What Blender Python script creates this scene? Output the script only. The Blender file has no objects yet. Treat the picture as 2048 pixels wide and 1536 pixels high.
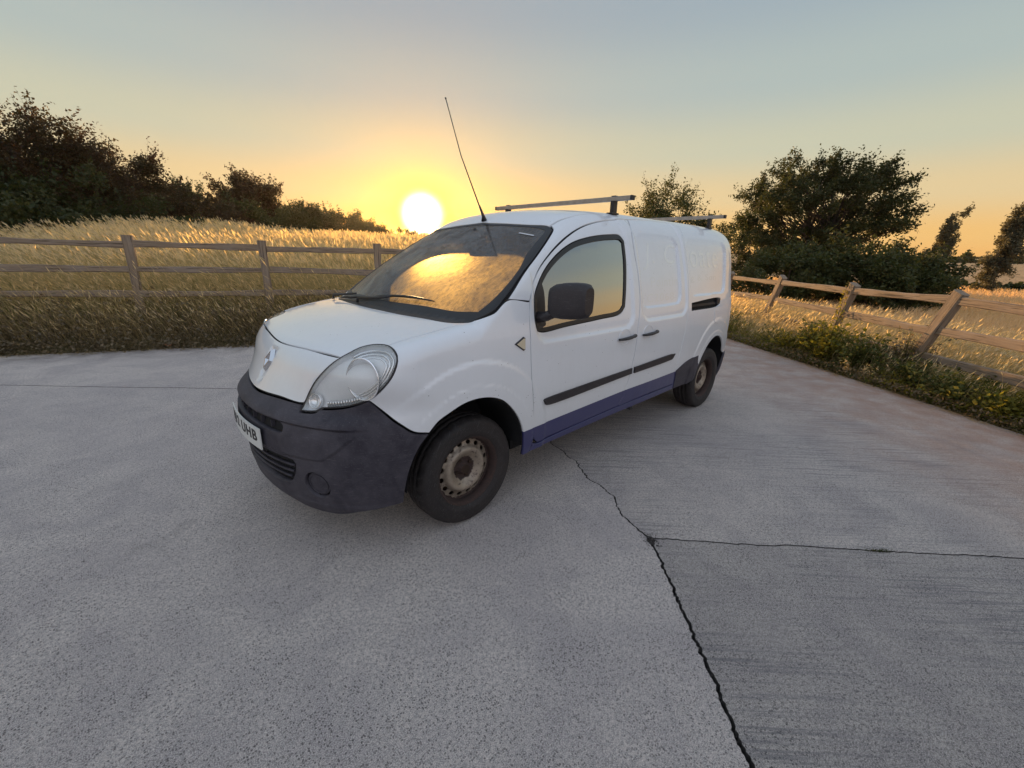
import bpy, math, random
import numpy as np
from mathutils import Vector, Matrix
from mathutils.geometry import delaunay_2d_cdt

S = bpy.context.scene
COL = S.collection
RNG = np.random.default_rng(7)
random.seed(7)

# ------------------------------------------------------------------ camera
cd = bpy.data.cameras.new('camera')
cam = bpy.data.objects.new('camera', cd)
COL.objects.link(cam)
S.camera = cam
CM = [[-0.72328, -0.1793, 0.66687, 1.35133], [0.69002, -0.22539, 0.6878, 2.50961], [0.02699, 0.95763, 0.28674, 1.48127]]
cam.matrix_world = Matrix(CM + [[0, 0, 0, 1]])
cd.sensor_width = 36.0
cd.lens = 15.124
cd.clip_start = 0.05
cd.clip_end = 6000
CAMP = np.array([CM[0][3], CM[1][3], CM[2][3]])

# ------------------------------------------------------------------ sky and sun
SUN_EL = math.radians(4.45)
SUN_AZ = math.radians(-122.5)
SUNV = Vector((math.cos(SUN_AZ) * math.cos(SUN_EL), math.sin(SUN_AZ) * math.cos(SUN_EL), math.sin(SUN_EL)))
SKY_STRENGTH = 0.60
world = bpy.data.worlds.new('World')
S.world = world
world.use_nodes = True
wn = world.node_tree
wn.nodes.clear()


class NT:
    """small helper to write node graphs as expressions"""
    def __init__(s, tree): s.t = tree
    def n(s, kind, **kw):
        nd = s.t.nodes.new(kind)
        for k, v in kw.items():
            setattr(nd, k, v)
        return nd
    def put(s, sock, v):
        if isinstance(v, bpy.types.NodeSocket): s.t.links.new(v, sock)
        elif v is not None: sock.default_value = v
    def m(s, op, a, b=None, c=None, clamp=False):
        nd = s.n('ShaderNodeMath', operation=op, use_clamp=clamp)
        s.put(nd.inputs[0], a); s.put(nd.inputs[1], b)
        if c is not None: s.put(nd.inputs[2], c)
        return nd.outputs[0]
    def vm(s, op, a, b=None, out=0):
        nd = s.n('ShaderNodeVectorMath', operation=op)
        s.put(nd.inputs[0], a); s.put(nd.inputs[1], b)
        return nd.outputs[out]
    def scale(s, a, f):
        nd = s.n('ShaderNodeVectorMath', operation='SCALE')
        s.put(nd.inputs[0], a); s.put(nd.inputs['Scale'], f)
        return nd.outputs[0]
    def ramp(s, fac, stops, interp='LINEAR'):
        nd = s.n('ShaderNodeValToRGB')
        cr = nd.color_ramp; cr.interpolation = interp
        while len(cr.elements) < len(stops): cr.elements.new(0.5)
        for e, (p, c) in zip(cr.elements, stops):
            e.position = p
            e.color = (c, c, c, 1) if isinstance(c, (int, float)) else (*c, 1)
        s.put(nd.inputs[0], fac)
        return nd.outputs[0]
    def mix(s, f, a, b, blend='MIX'):
        nd = s.n('ShaderNodeMix', data_type='RGBA', blend_type=blend)
        s.put(nd.inputs[0], f)
        s.put(nd.inputs[6], a if not isinstance(a, tuple) else (*a, 1)[:4])
        s.put(nd.inputs[7], b if not isinstance(b, tuple) else (*b, 1)[:4])
        return nd.outputs[2]
    def mapr(s, v, a, b, c=0.0, d=1.0, smooth=False):
        nd = s.n('ShaderNodeMapRange')
        if smooth: nd.interpolation_type = 'SMOOTHSTEP'
        s.put(nd.inputs[0], v)
        for i, x in enumerate((a, b, c, d)): s.put(nd.inputs[i + 1], x)
        return nd.outputs[0]
    def noise(s, vec, scale, detail=3, rough=0.5, dist=0.0, out=0):
        nd = s.n('ShaderNodeTexNoise')
        s.put(nd.inputs['Vector'], vec); nd.inputs['Scale'].default_value = scale
        nd.inputs['Detail'].default_value = detail; nd.inputs['Roughness'].default_value = rough
        nd.inputs['Distortion'].default_value = dist
        return nd.outputs[out]
    def voro(s, vec, scale, feature='F1', out=0, rnd=1.0):
        nd = s.n('ShaderNodeTexVoronoi', feature=feature)
        s.put(nd.inputs['Vector'], vec); nd.inputs['Scale'].default_value = scale
        nd.inputs['Randomness'].default_value = rnd
        return nd.outputs[out]
    def mapping(s, vec, scale=(1, 1, 1), rot=(0, 0, 0), loc=(0, 0, 0)):
        nd = s.n('ShaderNodeMapping')
        s.put(nd.inputs[0], vec); nd.inputs['Scale'].default_value = scale
        nd.inputs['Rotation'].default_value = rot; nd.inputs['Location'].default_value = loc
        return nd.outputs[0]
    def bump(s, h, strength=0.3, dist=0.01, normal=None):
        nd = s.n('ShaderNodeBump')
        s.put(nd.inputs['Height'], h); nd.inputs['Strength'].default_value = strength
        nd.inputs['Distance'].default_value = dist
        if normal is not None: s.put(nd.inputs['Normal'], normal)
        return nd.outputs[0]


W_ = NT(wn)
wout = W_.n('ShaderNodeOutputWorld')
bg = W_.n('ShaderNodeBackground')
bg.inputs[1].default_value = SKY_STRENGTH
wn.links.new(bg.outputs[0], wout.inputs[0])
tc = W_.n('ShaderNodeTexCoord')
dirv = W_.vm('NORMALIZE', tc.outputs['Generated'])
sep = W_.n('ShaderNodeSeparateXYZ'); wn.links.new(dirv, sep.inputs[0])
zc = W_.m('MAXIMUM', sep.outputs[2], 0.0)
# physical sky: only a faint term on top of the hand-set gradients
nish = W_.n('ShaderNodeTexSky'); nish.sky_type = 'NISHITA'; nish.sun_disc = False
nish.sun_elevation = SUN_EL; nish.sun_rotation = math.pi / 2 - SUN_AZ; nish.dust_density = 1.5
near = W_.ramp(zc, [(0.0, (.90, .45, .13)), (.05, (.88, .53, .19)), (.12, (.76, .59, .33)), (.20, (.57, .57, .43)),
                    (.30, (.43, .50, .48)), (.42, (.34, .42, .47)), (.65, (.40, .48, .58)), (1.0, (.50, .59, .73))], 'EASE')
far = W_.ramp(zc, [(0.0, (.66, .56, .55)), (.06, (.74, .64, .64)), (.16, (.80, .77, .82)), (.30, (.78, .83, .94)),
                   (.55, (.66, .75, .90)), (1.0, (.50, .59, .73))], 'EASE')  # unseen sky behind the camera, set brighter to light the van sides
cosang = W_.vm('DOT_PRODUCT', dirv, tuple(SUNV), out=1)
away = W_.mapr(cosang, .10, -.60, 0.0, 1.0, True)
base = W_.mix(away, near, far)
ang = W_.m('MULTIPLY', W_.m('ARCCOSINE', W_.m('MINIMUM', cosang, 1.0)), 180 / math.pi)
core = W_.m('POWER', W_.mapr(ang, 3.7, .5, 0.0, 1.0, True), 2.6)
h1 = W_.m('EXPONENT', W_.m('MULTIPLY', ang, -1 / 2.4))
h2 = W_.m('EXPONENT', W_.m('MULTIPLY', ang, -1 / 11.0))
c1 = W_.scale((11.0, 10.0, 8.0), core)
c2 = W_.scale((2.4, .95, -.25), h1)
c3 = W_.scale((.15, -.10, -.20), h2)
nishc = W_.scale(nish.outputs[0], 0.006)
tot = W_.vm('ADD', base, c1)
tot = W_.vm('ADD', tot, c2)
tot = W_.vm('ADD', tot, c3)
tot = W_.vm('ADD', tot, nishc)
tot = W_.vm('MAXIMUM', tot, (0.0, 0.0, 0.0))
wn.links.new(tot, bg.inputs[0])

sd = bpy.data.lights.new('sun', 'SUN')
sun = bpy.data.objects.new('sun', sd)
COL.objects.link(sun)
sd.energy = 5.0
sd.angle = math.radians(0.6)
sd.color = (1.0, .60, .28)
sun.rotation_euler = (-SUNV).to_track_quat('-Z', 'Y').to_euler()

S.view_settings.view_transform = 'Standard'
S.view_settings.look = 'None'
S.view_settings.gamma = 1
S.view_settings.exposure = 0.737
S.view_settings.use_curve_mapping = False
S.cycles.max_bounces = 8
S.cycles.transparent_max_bounces = 24
S.cycles.caustics_reflective = False
S.cycles.caustics_refractive = False
S.cycles.sample_clamp_indirect = 6.0

# ------------------------------------------------------------------ object helpers
def link(o, parent=None):
    COL.objects.link(o)
    if parent is not None: o.parent = parent
    return o

def tag(o, label=None, cat=None, group=None, kind=None):
    if label: o['label'] = label
    if cat: o['category'] = cat
    if group: o['group'] = group
    if kind: o['kind'] = kind
    return o

def empty(name, loc, rotz=0.0):
    o = bpy.data.objects.new(name, None)
    o.empty_display_size = .2
    o.location = loc; o.rotation_euler = (0, 0, rotz)
    COL.objects.link(o)
    return o

def mesh_np(name, verts, tris, mats, matidx=None, smooth=True, normals=None):
    """fast mesh from numpy arrays; tris (n,3) or quads (n,4)"""
    me = bpy.data.meshes.new(name)
    verts = np.asarray(verts, dtype=np.float32); tris = np.asarray(tris, dtype=np.int32)
    k = tris.shape[1]
    me.vertices.add(len(verts)); me.vertices.foreach_set('co', verts.ravel())
    me.loops.add(tris.size); me.loops.foreach_set('vertex_index', tris.ravel())
    me.polygons.add(len(tris))
    me.polygons.foreach_set('loop_start', np.arange(0, tris.size, k, dtype=np.int32))
    me.polygons.foreach_set('loop_total', np.full(len(tris), k, dtype=np.int32))
    if matidx is not None: me.polygons.foreach_set('material_index', np.asarray(matidx, dtype=np.int32))
    me.update(calc_edges=True)
    me.polygons.foreach_set('use_smooth', np.full(len(tris), smooth, dtype=bool))
    for m in (mats if isinstance(mats, (list, tuple)) else [mats]): me.materials.append(m)
    if normals is not None:
        me.normals_split_custom_set_from_vertices([tuple(v) for v in normals])
    me.update()
    return me

def add(name, me, parent=None):
    return link(bpy.data.objects.new(name, me), parent)

class MB:
    """mixed polygon collector"""
    def __init__(s): s.v = []; s.f = []; s.mi = []; s.sm = []
    def addf(s, vs, fs, mi=0, smooth=False):
        b = len(s.v); s.v += [tuple(map(float, v)) for v in vs]
        for f in fs: s.f.append([b + i for i in f]); s.mi.append(mi); s.sm.append(smooth)
    def box(s, c, size, mi=0, rot=None, taper=1.0):
        hx, hy, hz = size[0] / 2, size[1] / 2, size[2] / 2
        vs = []
        for z in (-hz, hz):
            k = taper if z > 0 else 1.0
            for x, y in ((-hx, -hy), (hx, -hy), (hx, hy), (-hx, hy)):
                p = Vector((x * k, y * k, z))
                if rot is not None: p = rot @ p
                vs.append((p.x + c[0], p.y + c[1], p.z + c[2]))
        s.addf(vs, [(3, 2, 1, 0), (4, 5, 6, 7), (0, 1, 5, 4), (1, 2, 6, 5), (2, 3, 7, 6), (3, 0, 4, 7)], mi)
    def tube(s, pts, radii, n=8, mi=0, cap=True, squash=1.0, up=None, smooth=True):
        pts = [Vector(p) for p in pts]
        if not isinstance(radii, (list, tuple, np.ndarray)): radii = [radii] * len(pts)
        rings = []; b0 = len(s.v); vs = []
        prev = None
        for i, p in enumerate(pts):
            d = (pts[min(i + 1, len(pts) - 1)] - pts[max(i - 1, 0)]).normalized()
            a = Vector(up) if up is not None else (prev if prev is not None else (Vector((0, 0, 1)) if abs(d.z) < .9 else Vector((1, 0, 0))))
            x = d.cross(a).normalized(); y = x.cross(d).normalized(); prev = y
            for k in range(n):
                t = 2 * math.pi * k / n
                vs.append(p + x * math.cos(t) * radii[i] + y * math.sin(t) * radii[i] * squash)
        fs = []
        for i in range(len(pts) - 1):
            for k in range(n):
                a = i * n + k; b = i * n + (k + 1) % n
                fs.append((a, b, b + n, a + n))
        s.addf(vs, fs, mi, smooth)
        if cap:
            base = len(s.v) - len(vs)
            s.f.append([base + k for k in range(n)][::-1]); s.mi.append(mi); s.sm.append(False)
            e = base + (len(pts) - 1) * n
            s.f.append([e + k for k in range(n)]); s.mi.append(mi); s.sm.append(False)
    def lathe(s, prof, n=48, axis='y', c=(0, 0, 0), mi=0, close=False):
        """prof: list of (r, h); axis y: points (r cos, h, r sin)"""
        vs = []
        for r, h in prof:
            for k in range(n):
                t = 2 * math.pi * k / n
                if axis == 'y': vs.append((c[0] + r * math.cos(t), c[1] + h, c[2] + r * math.sin(t)))
                elif axis == 'z': vs.append((c[0] + r * math.cos(t), c[1] + r * math.sin(t), c[2] + h))
                else: vs.append((c[0] + h, c[1] + r * math.cos(t), c[2] + r * math.sin(t)))
        m = len(prof); fs = []
        for i in range(m if close else m - 1):
            j = (i + 1) % m
            for k in range(n):
                fs.append((i * n + k, i * n + (k + 1) % n, j * n + (k + 1) % n, j * n + k))
        s.addf(vs, fs, mi, True)
    def mesh(s, name, mats):
        me = bpy.data.meshes.new(name)
        me.from_pydata(s.v, [], s.f)
        for m in (mats if isinstance(mats, (list, tuple)) else [mats]): me.materials.append(m)
        me.polygons.foreach_set('material_index', s.mi)
        me.polygons.foreach_set('use_smooth', s.sm)
        me.update()
        return me
    def build(s, name, mats, parent=None, bevel=0.0, seg=2):
        o = add(name, s.mesh(name, mats), parent)
        if bevel:
            b = o.modifiers.new('bevel', 'BEVEL'); b.width = bevel; b.segments = seg; b.limit_method = 'ANGLE'
            b.angle_limit = math.radians(35); b.harden_normals = False
        return o

# ------------------------------------------------------------------ materials
def mat(name):
    m = bpy.data.materials.new(name); m.use_nodes = True
    t = m.node_tree; t.nodes.clear()
    g = NT(t)
    out = g.n('ShaderNodeOutputMaterial')
    p = g.n('ShaderNodeBsdfPrincipled')
    t.links.new(p.outputs[0], out.inputs[0])
    return m, g, p, out

def simple(name, col, rough=.5, metal=0.0, coat=0.0, spec=.5, var=0.0, vscale=8.0, bump=0.0, bscale=60.0):
    m, g, p, out = mat(name)
    p.inputs['Base Color'].default_value = (*col, 1)
    p.inputs['Roughness'].default_value = rough
    p.inputs['Metallic'].default_value = metal
    p.inputs['Coat Weight'].default_value = coat
    p.inputs['Specular IOR Level'].default_value = spec
    oc = g.n('ShaderNodeTexCoord').outputs['Object']
    if var:
        nz = g.noise(oc, vscale, 5, .6)
        c = g.mix(g.mapr(nz, .3, .7), tuple(v * (1 - var) for v in col), tuple(min(1, v * (1 + var)) for v in col))
        g.put(p.inputs['Base Color'], c)
        g.put(p.inputs['Roughness'], g.mapr(nz, .3, .7, rough * .85, min(1, rough * 1.2)))
    if bump:
        g.put(p.inputs['Normal'], g.bump(g.noise(oc, bscale, 4, .6), bump, .004))
    return m
# ------------------------------------------------------------------ van body surface
def itp(x,xs,ys):
    # smooth monotone-ish cubic (catmull) interpolation via hermite
    xs=np.asarray(xs,float); ys=np.asarray(ys,float)
    d=np.diff(ys)/np.diff(xs); m=np.zeros_like(ys)
    m[1:-1]=(d[1:]*np.diff(xs)[:-1]+d[:-1]*np.diff(xs)[1:])/(xs[2:]-xs[:-2]); m[0]=d[0]; m[-1]=d[-1]
    x=np.asarray(x,float); i=np.clip(np.searchsorted(xs,x)-1,0,len(xs)-2)
    h=xs[i+1]-xs[i]; t=(x-xs[i])/h; tc=np.clip(t,0,1)
    v=(2*tc**3-3*tc**2+1)*ys[i]+(tc**3-2*tc**2+tc)*h*m[i]+(-2*tc**3+3*tc**2)*ys[i+1]+(tc**3-tc**2)*h*m[i+1]
    return v+np.where(t<0,(t*h)*m[0],0)+np.where(t>1,((t-1)*h)*m[-1],0)
def smax(a,b,r):
    h=np.maximum(r-np.abs(a-b),0); return np.maximum(a,b)+h*h/(4*r)
def smin(a,b,r): return -smax(-a,-b,r)
def sstep(x,a,b):
    t=np.clip((x-a)/(b-a),0,1); return t*t*(3-2*t)
def rbox(x,z,cx,cz,hx,hz,r):
    qx=np.abs(x-cx)-(hx-r); qz=np.abs(z-cz)-(hz-r)
    return np.hypot(np.maximum(qx,0),np.maximum(qz,0))+np.minimum(np.maximum(qx,qz),0)-r
VZ=[.10,.20,.30,.45,.60,.80,.95,1.05,1.15,1.25,1.45,1.62,1.75,1.95]
VW=[.74,.80,.840,.868,.880,.885,.883,.876,.860,.842,.795,.745,.700,.62]
PX=[-3.75,-3.4,-3.08,-2.6,-2.0,-1.2,-.3,.1,.4,.6,.8,.95]
PW=[-.13,-.075,-.045,-.015,0,0,0,-.004,-.022,-.06,-.13,-.20]
relief=[]
def W(x,z):
    w=itp(z,VZ,VW)+itp(x,PX,PW)
    w=w+.045*sstep(-x,2.4,3.4)*sstep(z,1.2,1.7)
    for f in relief: w=w+f(x,z)
    return w
FZ=[.10,.18,.25,.40,.55,.65,.72,.80,.91,1.0,1.06,1.15]
FX=[.68,.775,.825,.868,.880,.872,.850,.800,.735,.70,.68,.65]
HX=[-.3,.0,.09,.35,.55,.67,.75,.85,1.0]
HZ=[1.20,1.165,1.152,1.105,1.052,1.008,.965,.88,.70]
RX=[-3.75,-3.6,-3.3,-2.8,-2.2,-1.6,-1.2,-.95,-.75,-.5]
RZ=[1.80,1.815,1.83,1.838,1.835,1.832,1.815,1.785,1.735,1.64]
def body(x,y,z,parts='all'):
    ay=np.abs(y)
    gs=(ay-W(x,z))*.97
    # nose
    k=.36-.16*sstep(z,.75,.95)
    gf=(x-(itp(z,FZ,FX)-k*y*y-(k-.11)*y**4))*.9
    gh=(z-(itp(x,HX,HZ)-.035*y*y))*.96
    low=smax(smax(gs,gf,.16),gh,.07)
    s=((.09-x)*.83+(z-1.135)*.56)
    gw=.56*(x-.095)+.83*(z-1.135)+.11*y*y-.022*(1-((s-.46)/.5)**2)*(np.abs(s-.46)<.5)
    gr=(z-(itp(x,RX,RZ)-.09*y*y-.10*y**4))*.97
    gb=(-x-3.70+.10*np.maximum(z-.9,0)+.10*y*y)
    cab=smax(smax(gs,gr,.16),gb,.12)
    cab=smax(cab,gw,.035)
    cab=np.maximum(cab,x-.16)
    r=np.minimum(low,cab)
    r=smax(r,.16-z,.02)
    return smax(r,gb,.12)
def hit(o,d,t0,t1,n=400,fn=body):
    """first crossing outside->inside along o+t d, t from t0 to t1"""
    o=np.atleast_2d(o).astype(float); d=np.atleast_2d(d).astype(float)
    o,d=np.broadcast_arrays(o,d)
    T=np.linspace(t0,t1,n); best=np.full(len(o),np.nan); prev=None
    done=np.zeros(len(o),bool); lo=np.zeros(len(o)); hi=np.zeros(len(o))
    for i,t in enumerate(T):
        p=o+t*d; v=fn(p[:,0],p[:,1],p[:,2])
        if prev is not None:
            c=(~done)&(prev>0)&(v<=0)
            lo[c]=T[i-1]; hi[c]=t; done|=c
        prev=v
    for _ in range(30):
        m=(lo+hi)/2; p=o+m[:,None]*d; v=fn(p[:,0],p[:,1],p[:,2])
        pos=v>0; lo=np.where(pos,m,lo); hi=np.where(pos,hi,m)
    t=(lo+hi)/2; out=o+t[:,None]*d; out[~done]=np.nan
    return out

P = {}
P['lamp']=[(0.742,0.459,0.757),(0.720,0.462,0.796),(0.702,0.472,0.838),(0.680,0.496,0.889),(0.658,0.535,0.936),(0.626,0.568,0.980),(0.589,0.595,1.013),(0.548,0.614,1.037),(0.500,0.615,1.054),(0.452,0.642,1.066),(0.428,0.680,1.070),(0.417,0.723,1.071),(0.421,0.780,1.062),(0.426,0.816,1.041),(0.433,0.829,1.018),(0.449,0.833,0.980),(0.470,0.828,0.942),(0.495,0.810,0.903),(0.521,0.777,0.863),(0.542,0.748,0.839),(0.580,0.701,0.814),(0.613,0.658,0.798),(0.654,0.600,0.786),(0.683,0.555,0.779),(0.700,0.536,0.765),(0.724,0.496,0.759)]
P['hoodfront']=[(0.668,0.001,1.000),(0.639,0.312,1.011),(0.589,0.595,1.013)]
P['hoodside']=[(0.417,0.723,1.071),(0.334,0.732,1.090),(0.235,0.751,1.108),(0.109,0.757,1.129),(-0.043,0.793,1.160)]
P['wsout']=[(0.113,0.348,1.144),(0.086,0.520,1.143),(0.058,0.686,1.140),(0.014,0.755,1.143),(-0.052,0.803,1.164),(-0.118,0.843,1.194),(-0.224,0.833,1.267),(-0.366,0.796,1.379),(-0.541,0.748,1.500),(-0.683,0.697,1.594),(-0.748,0.665,1.638),(-0.760,0.625,1.657),(-0.740,0.476,1.668),(-0.730,0.316,1.678),(-0.729,0.100,1.689),(-0.735,-0.022,1.695)]
P['wsin']=[(0.017,0.255,1.191),(0.001,0.389,1.192),(-0.035,0.634,1.185),(-0.081,0.775,1.192),(-0.147,0.817,1.231),(-0.247,0.806,1.303),(-0.380,0.762,1.404),(-0.502,0.704,1.493),(-0.695,0.649,1.615),(-0.719,0.634,1.631),(-0.726,0.578,1.644),(-0.712,0.335,1.664),(-0.707,0.125,1.674),(-0.713,-0.017,1.680)]
P['seam']=[(-0.219,0.838,1.255),(-0.381,0.845,1.240)]
P['door']=[(-1.620,0.627,1.762),(-1.290,0.655,1.732),(-1.031,0.689,1.684),(-0.827,0.727,1.613),(-0.636,0.768,1.513),(-0.491,0.805,1.406),(-0.418,0.830,1.310),(-0.379,0.850,1.208),(-0.368,0.866,1.119),(-0.366,0.881,0.991),(-0.376,0.886,0.843),(-0.396,0.884,0.674),(-0.436,0.864,0.416),(-0.474,0.858,0.375),(-0.800,0.860,0.389),(-1.361,0.863,0.411),(-1.405,0.871,0.473),(-1.437,0.880,0.587),(-1.481,0.886,0.783),(-1.499,0.881,1.001),(-1.532,0.855,1.186),(-1.531,0.817,1.368),(-1.520,0.747,1.614)]
P['slide']=[(-1.629,0.626,1.763),(-2.022,0.595,1.780),(-2.359,0.599,1.778),(-2.422,0.635,1.755),(-2.353,0.736,1.624),(-2.351,0.793,1.433),(-2.346,0.837,1.242),(-2.322,0.871,1.047),(-2.295,0.880,0.859),(-2.256,0.880,0.709),(-2.209,0.874,0.558),(-2.250,0.860,0.419),(-1.836,0.865,0.420),(-1.375,0.863,0.407)]
P['win']=[(-0.413,0.865,1.125),(-0.415,0.851,1.205),(-0.447,0.834,1.291),(-0.528,0.810,1.395),(-0.651,0.783,1.486),(-0.826,0.756,1.566),(-1.024,0.741,1.613),(-1.270,0.731,1.641),(-1.389,0.733,1.641),(-1.424,0.748,1.610),(-1.415,0.788,1.479),(-1.385,0.829,1.314),(-1.351,0.859,1.160),(-1.296,0.865,1.119),(-1.043,0.869,1.099),(-0.702,0.872,1.082),(-0.494,0.875,1.068),(-0.434,0.873,1.078)]
P['seamb']=[(0.542,0.748,0.839),(0.467,0.799,0.754),(0.419,0.834,0.706),(0.380,0.851,0.675),(0.306,0.869,0.657)]
P['archf']=[(0.306,0.869,0.657),(0.257,0.874,0.704),(0.195,0.877,0.732),(0.104,0.881,0.763),(0.018,0.883,0.770),(-0.074,0.884,0.756),(-0.154,0.884,0.722),(-0.218,0.883,0.668),(-0.278,0.880,0.595),(-0.320,0.875,0.515),(-0.343,0.865,0.426),(-0.354,0.847,0.324)]
P['bumparch']=[(0.306,0.869,0.657),(0.355,0.858,0.591),(0.397,0.841,0.490),(0.414,0.825,0.401),(0.419,0.801,0.295)]
P['lip']=[(0,0,0),(0.824,0.185,0.272),(0.785,0.323,0.250),(0.735,0.413,0.217),(0.662,0.561,0.210),(0.571,0.703,0.261),(0.419,0.802,0.298)]
P['fasciabot']=[(0.815,0.047,0.775),(0.778,0.287,0.787),(0.727,0.455,0.787)]
P['step']=[(0.854,0.064,0.707),(0.831,0.275,0.697),(0.800,0.396,0.685),(0.717,0.578,0.677),(0.651,0.670,0.681),(0.591,0.730,0.683)]
P['swoosh']=[(0.821,0.385,0.535),(0.732,0.578,0.532),(0.660,0.675,0.575),(0.613,0.719,0.641),(0.591,0.730,0.683)]
P['slot']=[(0.860,0.051,0.693),(0.839,0.258,0.683),(0.807,0.385,0.675),(0.805,0.402,0.659),(0.820,0.370,0.637),(0.851,0.244,0.642),(0.870,0.054,0.655)]
P['grille']=[(0.869,0.173,0.517),(0.836,0.338,0.522),(0.794,0.456,0.511),(0.793,0.447,0.451),(0.803,0.380,0.358),(0.835,0.273,0.372),(0.860,0.149,0.403)]
P['fog']=[(0.704,0.605,0.410),(0.708,0.587,0.365),(0.719,0.557,0.328),(0.733,0.521,0.307),(0.747,0.494,0.310),(0.759,0.484,0.339),(0.764,0.491,0.382),(0.760,0.514,0.429),(0.749,0.543,0.464),(0.734,0.572,0.480),(0.719,0.595,0.475),(0.708,0.608,0.449)]
P['logo']=[(0.701,-0.001,0.965),(0.738,-0.050,0.903),(0.762,0.028,0.861),(0.735,0.054,0.909)]
P['strip1']=[(-0.492,0.884,0.666),(-1.475,0.885,0.703),(-1.489,0.883,0.646),(-0.528,0.881,0.611)]
P['strip2']=[(-1.486,0.885,0.717),(-2.150,0.882,0.722),(-2.096,0.882,0.668),(-1.503,0.883,0.645)]
P['blue']=[(-0.329,0.872,0.485),(-0.572,0.875,0.508),(-1.420,0.877,0.532),(-2.197,0.874,0.541)]
P['sill']=[(-0.349,0.847,0.325),(-0.485,0.849,0.327),(-1.420,0.854,0.352),(-2.311,0.851,0.367)]
P['panel1']=[(-1.699,0.728,1.656),(-2.064,0.726,1.655),(-2.216,0.732,1.638),(-2.249,0.760,1.558),(-2.245,0.811,1.371),(-2.235,0.848,1.196),(-2.188,0.860,1.133),(-1.689,0.866,1.127),(-1.584,0.864,1.133),(-1.576,0.840,1.266),(-1.621,0.754,1.596)]
P['panel2']=[(-2.474,0.726,1.641),(-2.995,0.721,1.648),(-3.178,0.725,1.627),(-3.296,0.744,1.512),(-3.347,0.770,1.284),(-3.262,0.792,1.193),(-2.503,0.848,1.156),(-2.406,0.846,1.188),(-2.367,0.809,1.370)]
P['rail']=[(-2.403,0.857,1.121),(-2.975,0.825,1.139),(-3.115,0.815,1.132),(-3.114,0.824,1.079),(-3.039,0.833,1.062),(-2.401,0.867,1.062)]
P['filler']=[(-2.934,0.844,1.032),(-3.145,0.827,1.034),(-3.218,0.828,0.894),(-3.022,0.844,0.902)]
P['blacktrim']=[(-2.202,0.874,0.546),(-2.410,0.872,0.606),(-2.686,0.862,0.624)]
P['archr']=[(-2.623,0.838,0.359),(-2.640,0.849,0.433),(-2.680,0.855,0.502),(-2.686,0.862,0.624),(-2.804,0.858,0.715),(-2.996,0.846,0.753),(-3.199,0.830,0.744),(-3.380,0.811,0.672),(-3.498,0.787,0.533),(-3.379,0.793,0.430)]
P['creasef']=[(-0.424,0.881,0.992),(-0.863,0.882,0.986),(-1.312,0.879,1.017),(-1.444,0.870,1.099)]
P['creases']=[(-1.616,0.879,1.039),(-1.935,0.879,1.031),(-2.271,0.868,1.079)]
P['tri']=[(-0.309,0.875,1.056),(-0.240,0.878,1.022),(-0.307,0.882,0.979),(-0.318,0.881,0.985),(-0.320,0.876,1.049)]
P['handle']=[(-1.231,0.884,0.939),(-1.465,0.884,0.939)]
P['handle2']=[(-1.555,0.885,0.944),(-1.785,0.885,0.952)]
P['roofseam']=[(-0.773,0.624,1.665),(-0.933,0.616,1.723),(-1.151,0.573,1.767),(0,0,0)]
P['wip']=[(0.032,-0.043,1.188),(0.028,0.200,1.186),(0.030,0.215,1.183),(-0.092,0.754,1.205),(0.078,-0.255,1.152),(0.026,-0.206,1.188)]
P['aer']=[(-0.792,-0.097,1.729)]
P['mark']=[(-0.038,0.884,0.792)]

# relief of the pressed side panels
def zstripe(x): return np.interp(-x, [.33, .57, 1.42, 2.2], [.487, .507, .53, .541])
def _rel_recess(x, z):
    d1 = rbox(x + .04 * (z - 1.39), z, -1.912, 1.392, .325, .262, .085)
    d2 = rbox(x, z, -2.84 , 1.415, .45, .236, .10)
    return -.018 * sstep(-d1, -.002, .009) - .018 * sstep(-d2, -.002, .009)
def _rel_scallop(x, z):
    d1 = rbox(x, z, -.935, 1.52, .525, .525, .11)
    d2 = rbox(x, z, -1.94, 1.55, .385, .525, .12)
    return -.014 * sstep(-d1, -.004, .03) - .012 * sstep(-d2, -.004, .028)
def _rel_arch(x, z):
    r1 = np.hypot(x - .03, z - .39); r2 = np.hypot(x + 3.09, z - .36)
    return .0035 * (1 - sstep(r1, .44, .458)) + .007 * (1 - sstep(r1, .555, .585)) + .0035 * (1 - sstep(r2, .445, .465)) + .007 * (1 - sstep(r2, .56, .59))
relief += [_rel_recess, _rel_scallop, _rel_arch]
_body0 = body
def body(x, y, z):
    v = _body0(x, y, z)
    ay = np.abs(y)
    zb = np.where(ay < .58, .535, .535 + .15 * np.clip((ay - .58) / .155, 0, 1) ** 1.6)
    band = sstep(z, zb - .006, zb + .006) * (1 - sstep(z, .688, .698)) * (1 - sstep(ay, .70, .735)) * (x > .35)
    lowlip = (1 - sstep(z, .27, .30)) * (x > .2) * .006
    # shallow V under the badge
    vee = .010 * (1 - sstep(ay, .018 + .16 * np.clip(z - .80, 0, .2), .030 + .17 * np.clip(z - .80, 0, .2))) * sstep(z, .80, .83) * (1 - sstep(z, .955, .975)) * (x > .5)
    lip = sstep(z, .691, .699) * (1 - sstep(z, .70, .775)) * (1 - sstep(ay, .66, .76)) * (x > .35)
    return v - .010 * band - .020 * lip - lowlip + vee

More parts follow.
